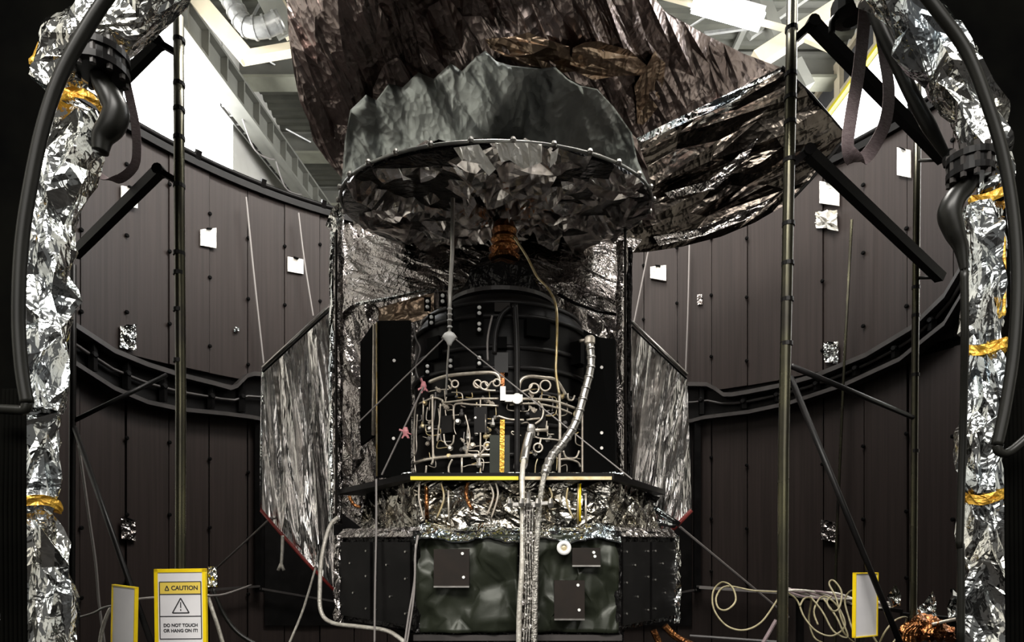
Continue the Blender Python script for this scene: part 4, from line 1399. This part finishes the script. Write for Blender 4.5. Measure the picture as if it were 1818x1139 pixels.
flange_hose('black bent hose on a bolted flange under the upper left foil duct', (178, 112, 46), [(176, 118), (180, 145), (196, 172), (206, 198), (198, 222), (182, 244), (178, 270)], [15, 16, 20, 21, 21, 17, 13], 1.72)
flange_hose('black bent hose on a bolted flange beside the right foil duct', (1722, 296, 36), [(1722, 305), (1716, 330), (1696, 352), (1686, 378), (1694, 410), (1706, 440), (1712, 480)], [15, 16, 18, 19, 16, 11, 6], 1.72,
            [(1712, 478, 1.72), (1713, 600, 1.74), (1710, 760, 1.8), (1704, 960, 1.8), (1706, 975, 1.8), (1706, 1145, 1.8)])
t = thing('black_strap_hose', 'thick black hose sloping from the top hook to the right hose flange', 'hose', P(1684, 285, 2.0))
obj('hose_tube', MB().tube([P(x, y, 2.0) for x, y in spline([(1540, -20), (1566, 55), (1590, 105), (1618, 165), (1650, 225), (1686, 286)], 6)], [.014, .018, .020] + [.021] * 22 + [.019, .017, .015, .013, .010, .008], 10), 'hose_black', t, True)
obj('end_fitting', MB().lathe(P(1684, 284, 2.0), [(.014, -.02), (.018, 0), (.014, .03)], 10), 'arm_black', t)

# long hoses along the dark edges of the opening
for lab, px, r, d in (('long black hose arching along the left edge outside the foil duct', [(215, -40), (160, 40), (110, 130), (78, 220), (54, 330), (38, 440), (33, 560), (38, 650), (48, 715)], .016, 1.6),
                      ('long black hose arching along the right edge outside the foil duct', [(1610, -50), (1665, 20), (1715, 90), (1752, 180), (1782, 280), (1800, 390), (1806, 500), (1800, 620), (1785, 720), (1770, 790)], .014, 1.6)):
    t = thing('edge_hose', lab, 'hose', P(px[-1][0], px[-1][1], d))
    obj('hose_tube', px_tube(px, d, r, 10, 7), 'hose_black', t, True)
    x, y = px[-1]
    obj('hose_hook', px_tube([(x, y), (x - 4 * (1 if x < 900 else -1), y + 12), (x - 22 * (1 if x < 900 else -1), y + 12), (x - 60 * (1 if x < 900 else -1), y - 20 + 30 * (x < 900))], d, r * .8, 8, 5), 'hose_black', t, True)
for side, base, sg in (('left', 2, 1), ('right', 1786, 1)):
    for k in range(6 if side == 'left' else 5):
        x = base + k * 8
        lab = ['outermost', 'second', 'third', 'fourth', 'fifth', 'sixth'][k] + ' thin black pipe of the bundle at the ' + side + ' edge of the opening'
        t = tag(obj('edge_pipe', MB().tube([P(x + (6 - k if side == 'left' else -k) * 1.0, 690, 1.66), P(x + 1, 900, 1.66), P(x + 3, 1145, 1.66), P(x + 4, 1500, 1.66)], .0052, 8), 'portal_black', None, True), lab, 'pipe', 'thin black pipes at the edges of the opening')

# ================================================================ SLINGS AND HOOK
def ribbon(px, d, w_, wd=(1, .35, 0), th=.003, tw=0.0):
    q = spline([p if len(p) > 2 else (p[0], p[1], d) for p in px], 8)
    C = [P(*p) for p in q]
    vs_, fs_ = [], []
    n = len(C)
    for i, c in enumerate(C):
        tg = (C[min(i + 1, n - 1)] - C[max(i - 1, 0)]).normalized()
        base = Vector(wd)
        base = (base - tg * base.dot(tg))
        if base.length < .3:
            base = base + Vector((0, .5, .3))
            base = base - tg * base.dot(tg)
        base.normalize()
        nn = tg.cross(base).normalized()
        for (a, b) in ((-1, -1), (1, -1), (1, 1), (-1, 1)):
            vs_.append(c + base * (a * w_ / 2) + nn * (b * th / 2))
    for i in range(n - 1):
        for k in range(4):
            l = (k + 1) % 4
            fs_.append((i * 4 + k, i * 4 + l, (i + 1) * 4 + l, (i + 1) * 4 + k))
    fs_ += [(3, 2, 1, 0), tuple((n - 1) * 4 + k for k in range(4))]
    return MB().add(vs_, fs_)


tag(obj('webbing_sling', ribbon([(226, 100), (224, 140), (232, 180), (240, 220), (243, 265), (238, 295), (215, 316), (190, 318), (166, 302), (160, 285)], 2.66, .034), 'webbing', None),
    'narrow brownish webbing sling looping below the left flange', 'sling')
tag(obj('webbing_sling', ribbon([(1536, 10, 2.25), (1532, 60, 2.25), (1524, 130, 2.25), (1512, 200, 2.25), (1505, 255, 2.25), (1512, 278, 2.27), (1528, 284, 2.3), (1550, 262, 2.32), (1572, 215, 2.32), (1578, 160, 2.32), (1570, 100, 2.32), (1562, 40, 2.3), (1556, 10, 2.3)], 2.25, .052, (1, .25, .1)), 'webbing', None),
    'wide brownish webbing sling hanging in a loop from the top right hook', 'sling')
t = thing('lifting_hook', 'black lifting hook at the top right holding the wide sling', 'hook', P(1510, 20, 2.3))
obj('hook_arm', MB().tube([P(x, y, 2.3) for x, y in spline([(1477, 58), (1478, 38), (1492, 24), (1515, 20), (1545, 22), (1570, 30)], 6)], .012, 8), 'arm_black', t, True)
obj('hook_plate', MB().lathe(P(1512, 14, 2.3), [(.03, -.05), (.07, -.03), (.07, .02), (.03, .05)], 16), 'arm_black', t)
obj('hook_stem', MB().bar(P(1505, 10, 2.3), P(1500, -60, 2.3), .05, .05, (0, 1, 0)), 'arm_black', t)
obj('hook_shackle', MB().lathe(P(1548, 14, 2.3), [(.02, -.03), (.06, -.02), (.07, .04), (.03, .08)], 14), 'arm_black', t)

# ================================================================ SIGNS
def text_mesh(s, size, mtname):
    cu = bpy.data.curves.new('lettering', 'FONT')
    cu.body = s
    cu.size = size
    cu.align_x = 'CENTER'
    cu.align_y = 'CENTER'
    cu.extrude = .0004
    cu.offset = size * .022
    to = bpy.data.objects.new('lettering_tmp', cu)
    COL.objects.link(to)
    dg = bpy.context.evaluated_depsgraph_get()
    me = bpy.data.meshes.new_from_object(to.evaluated_get(dg))
    bpy.data.objects.remove(to, do_unlink=True)
    bpy.data.curves.remove(cu)
    me.materials.clear()
    me.materials.append(M[mtname])
    return me


def sign_board(name, lab, c, w_, h_, rotz, tilt=0.0, b=.0135):
    """c: centre of the top edge"""
    t = thing(name, lab, 'sign', (c.x, c.y, 0))
    t.rotation_euler = (0, tilt, rotz)
    t.location.x -= c.z * math.sin(tilt)
    ORIGIN[t.name] = Vector((0, 0, 0))
    zc = c.z - h_ / 2
    obj('board', MB().box((0, 0, zc), (w_ - .004, .008, h_ - .004)), 'sign_white', t)
    for (x, z, sx, sz) in ((0, zc + h_ / 2 - b / 2, w_, b), (0, zc - h_ / 2 + b / 2, w_, b), (-w_ / 2 + b / 2, zc, b, h_), (w_ / 2 - b / 2, zc, b, h_)):
        obj('yellow_border', MB().box((x, -.001, z), (sx, .014, sz)), 'yellow_paint', t)
    obj('stand_post', MB().box((0, .02, (c.z - .06) / 2), (.03, .02, c.z - .06)), 'arm_black', t)
    obj('stand_foot', MB().box((0, .02, .01), (.25, .25, .02)), 'arm_black', t)
    return t, zc


SD = 2.45
px2m = SD / F
c = P(320.5, 1009, SD)
sg, zc = sign_board('caution_sign', 'yellow bordered caution sign with black lettering in front of the left pole', c, 93 * px2m, .36, math.radians(-2), math.radians(-.8))


def S(x, y):
    """sign-local x, z from the photo's sign print"""
    return ((x - 320.5) * px2m, c.z - (y - 1009) * px2m)


def print_bar(a, b, wd, mt='print_black', y=-.0052, nm='print_line'):
    (x0, z0), (x1, z1) = S(*a), S(*b)
    obj(nm, MB().bar((x0, y, z0), (x1, y, z1), wd, .0012, (0, -1, 0)), mt, sg)


(x0, z0), (x1, z1) = S(284, 1033), S(357, 1053)
obj('caution_field', MB().box(((x0 + x1) / 2, -.0045, (z0 + z1) / 2), (x1 - x0, .0012, z0 - z1)), 'caution_yellow', sg)
for a, b in (((283, 1032), (358, 1032)), ((283, 1054), (358, 1054)), ((283, 1093), (358, 1093)), ((283, 1133), (358, 1133)), ((283, 1032), (283, 1133)), ((358, 1032), (358, 1133))):
    print_bar(a, b, .0032)
for a, b in (((321, 1061), (306, 1087)), ((321, 1061), (336, 1087)), ((306, 1087), (336, 1087))):
    print_bar(a, b, .0042, nm='warning_triangle')
print_bar((321, 1068), (321, 1078), .0036, nm='exclamation_mark')
print_bar((321, 1080.5), (321, 1083), .0036, nm='exclamation_mark')
for a, b in (((296.5, 1039), (293, 1047)), ((296.5, 1039), (300, 1047)), ((293, 1047), (300, 1047))):
    print_bar(a, b, .0036, nm='small_triangle')
for s, x, y, size in (('CAUTION', 328.5, 1043.2, .0238), ('DO NOT TOUCH', 320.5, 1109, .0175), ('OR HANG ON IT!', 320.5, 1118.5, .0175)):
    me = text_mesh(s, size, 'print_black')
    o = bpy.data.objects.new('lettering', me)
    COL.objects.link(o)
    o.parent = sg
    x_, z_ = S(x, y)
    o.location = (x_, -.0058, z_)
    o.rotation_euler = (math.pi / 2, 0, 0)
obj('corner_foil', crumple(lambda u, v: Vector((S(367, 0)[0] + .036 * u, .012, S(0, 1006)[1] - .08 * v)), 4, 6, .008, 1, False, .3, 401, .006, flip=True), 'silver_foil', sg)
c2 = P(232, 1038, 2.5)
s2, z2 = sign_board('blank_sign', 'blank white sign with yellow edge left of the caution sign', c2, .17, .36, math.radians(-30), math.radians(2), .0055)
c3 = P(1541, 1016, 2.5)
s3, z3 = sign_board('blank_sign', 'narrow blank white sign with yellow edge among the cables at the right', c3, .15, .26, math.radians(28), math.radians(1), .0045)

# barrier cord beside the signs
tag(obj('barrier_cord', px_tube([(130, 1098, 2.9), (165, 1088, 2.8), (185, 1078, 2.7), (212, 1072, 2.6), (240, 1064, 2.56), (275, 1060, 2.52), (340, 1058, 2.55), (372, 1057, 2.7), (400, 1054, 3.0), (446, 1038, 3.6)], 2.6, .0055, 6), 'wire_grey', None, True),
    'grey cord strung behind the two signs at the lower left', 'cord')
tag(obj('floor_cable', px_tube([(176, 1150, 2.8), (182, 1115, 2.8), (196, 1080, 2.8), (212, 1072, 2.8)], 2.8, .008, 6), 'pale_hose', None, True), 'pale cable curving up left of the blank sign', 'cable')
tag(obj('floor_cable', px_tube([(368, 1055, 2.7), (378, 1085, 2.7), (388, 1115, 2.7), (398, 1150, 2.7)], 2.7, .008, 6), 'pale_hose', None, True), 'pale cable hanging down right of the caution sign', 'cable')
tag(obj('floor_cable', px_tube([(378, 1045, 3.0), (395, 1085, 3.0), (415, 1115, 3.0), (440, 1135, 3.0), (470, 1150, 3.0)], 3.0, .010, 6), 'hose_black', None, True), 'black cable curving down between caution sign and craft', 'cable')
tag(obj('floor_cable', px_tube([(140, 790, 3.1), (150, 860, 3.1), (160, 930, 3.1), (170, 1000, 3.1), (176, 1070, 3.1), (186, 1145, 3.1)], 3.1, .006, 6), 'wire_grey', None, True), 'thin slack cable hanging behind the left diagonal brace', 'cable')

# ================================================================ CABLES AT THE RIGHT
YC = [
    ('thin yellow cable coiled in one big loop left of the right pole', [(1395, 1050), (1340, 1048), (1290, 1040), (1272, 1058), (1275, 1078), (1290, 1082), (1306, 1066), (1300, 1042), (1282, 1033), (1266, 1050), (1268, 1082), (1290, 1110), (1320, 1118), (1350, 1105), (1375, 1072), (1390, 1045)]),
    ('thin yellow cable looping down just right of the right pole', [(1396, 1050), (1415, 1065), (1428, 1095), (1450, 1120), (1478, 1128), (1500, 1110), (1490, 1080), (1470, 1060), (1455, 1062), (1445, 1085), (1452, 1108)]),
    ('thin yellow cable in a narrow tall loop left of the narrow sign', [(1440, 1060), (1460, 1085), (1480, 1120), (1505, 1130), (1493, 1095), (1484, 1060), (1472, 1036), (1480, 1030), (1494, 1050), (1490, 1078), (1478, 1084), (1468, 1068), (1476, 1058)]),
    ('thin yellow cable drooping behind the narrow sign', [(1462, 1062), (1485, 1095), (1500, 1125), (1520, 1140), (1508, 1100), (1500, 1065), (1512, 1048), (1524, 1060), (1540, 1110), (1560, 1145)]),
    ('thin yellow cable below the cable tray end at the right', [(1560, 1145), (1572, 1120), (1590, 1100), (1610, 1096), (1600, 1120), (1582, 1145)]),
    ('thin yellow cable arching beside the right diagonal brace', [(1420, 1075), (1428, 1062), (1440, 1064), (1436, 1100), (1445, 1130), (1460, 1140)]),
]
for i, (lab, px) in enumerate(YC):
    q = [(x, y, 3.0 + .12 * math.sin(k * .9 + i)) for k, (x, y) in enumerate(px)]
    tag(obj('coiled_cable', px_tube(q, 3.0, .0046, 6, 7), 'cable_cream', None, True), lab, 'cable', 'yellow cables at the lower right')
t = thing('cable_tray', 'dark cable tray with pale braided cables at the lower right', 'cable tray', P(1480, 1070, 3.3))
obj('tray_bar', MB().bar(P(1395, 1056, 3.3), P(1600, 1084, 3.2), .04, .02), 'black_paint', t)
obj('tray_bar', MB().bar(P(1600, 1090, 3.2), P(1712, 1100, 3.1), .06, .02), 'black_paint', t)
for x, y, d in ((1420, 1062, 3.3), (1690, 1100, 3.1)):
    q = P(x, y, d)
    obj('tray_leg', MB().bar((q.x, q.y, 0), q, .03, .03), 'black_paint', t)
for k in range(7):
    q = [(1392 + 32 * j, 1046 + 5 * j + 4 * math.sin(j * 1.7 + k * 1.1) + 1.5 * k - 4, 3.22 + .03 * math.sin(j + k * 2)) for j in range(7)]
    obj('tray_cable', px_tube(q, 3.2, .007, 6, 5), 'webbing' if k % 2 else 'pale_hose', t, True)
tag(obj('floor_rail', MB().tube([P(1225, 1128, 3.6), P(1380, 1139, 3.4)], .009, 6), 'rail_paint', None), 'grey rail low behind the looped cable right of the module', 'rail')
tag(obj('grey_rod', MB().tube([P(1352, 1145, 3.1), P(1378, 1100, 3.1)], .009, 6), 'webbing', None), 'short tilted cable bunch beside the right pole foot', 'cable')
tag(obj('wall_rail', MB().bar(PW(1242, 1042, .14), PW(1398, 1052, .14), .03, .03), 'wire_grey', None), 'thin grey rail along the wall behind the looped cable', 'rail')

LEAF = [('pointed silver foil flap left of the second right pole', [(1575, 1058), (1590, 1036), (1600, 1055), (1598, 1075), (1582, 1078)], 401),
        ('pointed silver foil flap right of the second right pole', [(1624, 1082), (1642, 1068), (1656, 1048), (1662, 1068), (1664, 1092), (1626, 1095)], 402),
        ('pointed silver foil flap beside the right foil duct foot', [(1681, 1078), (1692, 1046), (1706, 1060), (1704, 1094), (1684, 1096)], 403)]
for lab, pl, sd in LEAF:
    tag(obj('foil_flap', sheet(pl, lambda x, y: 3.05, 9, 13, 70, .03, 1, sd, .01), 'silver_foil', None), lab, 'foil', 'pointed foil flaps at the lower right')
t = thing('copper_bundle', 'crumpled copper coloured foil bundle at the lower right beside the foil duct', 'foil bundle', P(1645, 1139, 2.9))


def cop(u, v):
    cc = P(1598 + 92 * v, 1128 - 14 * math.sin(v * 3.1), 2.9)
    r = .022 + .034 * math.sin(max(0.02, v) * 3.0)
    return cc + Vector((0, math.cos(-u * 6.283) * r, math.sin(-u * 6.283) * r))


obj('foil_wrap', crumple(cop, 10, 12, .02, 2, True, .4, 410, flip=True), 'copper_foil', t)
obj('wire_tail', px_tube([(1655, 1108), (1680, 1102), (1700, 1098)], 2.85, .008, 6), 'pipe_metal', t, True)
for k in range(4):
    obj('wire_tail', px_tube([(1600 + 8 * k, 1145), (1606 + 6 * k, 1122), (1622 + 5 * k, 1108)], 2.82, .006, 6), 'copper_foil', t, True)
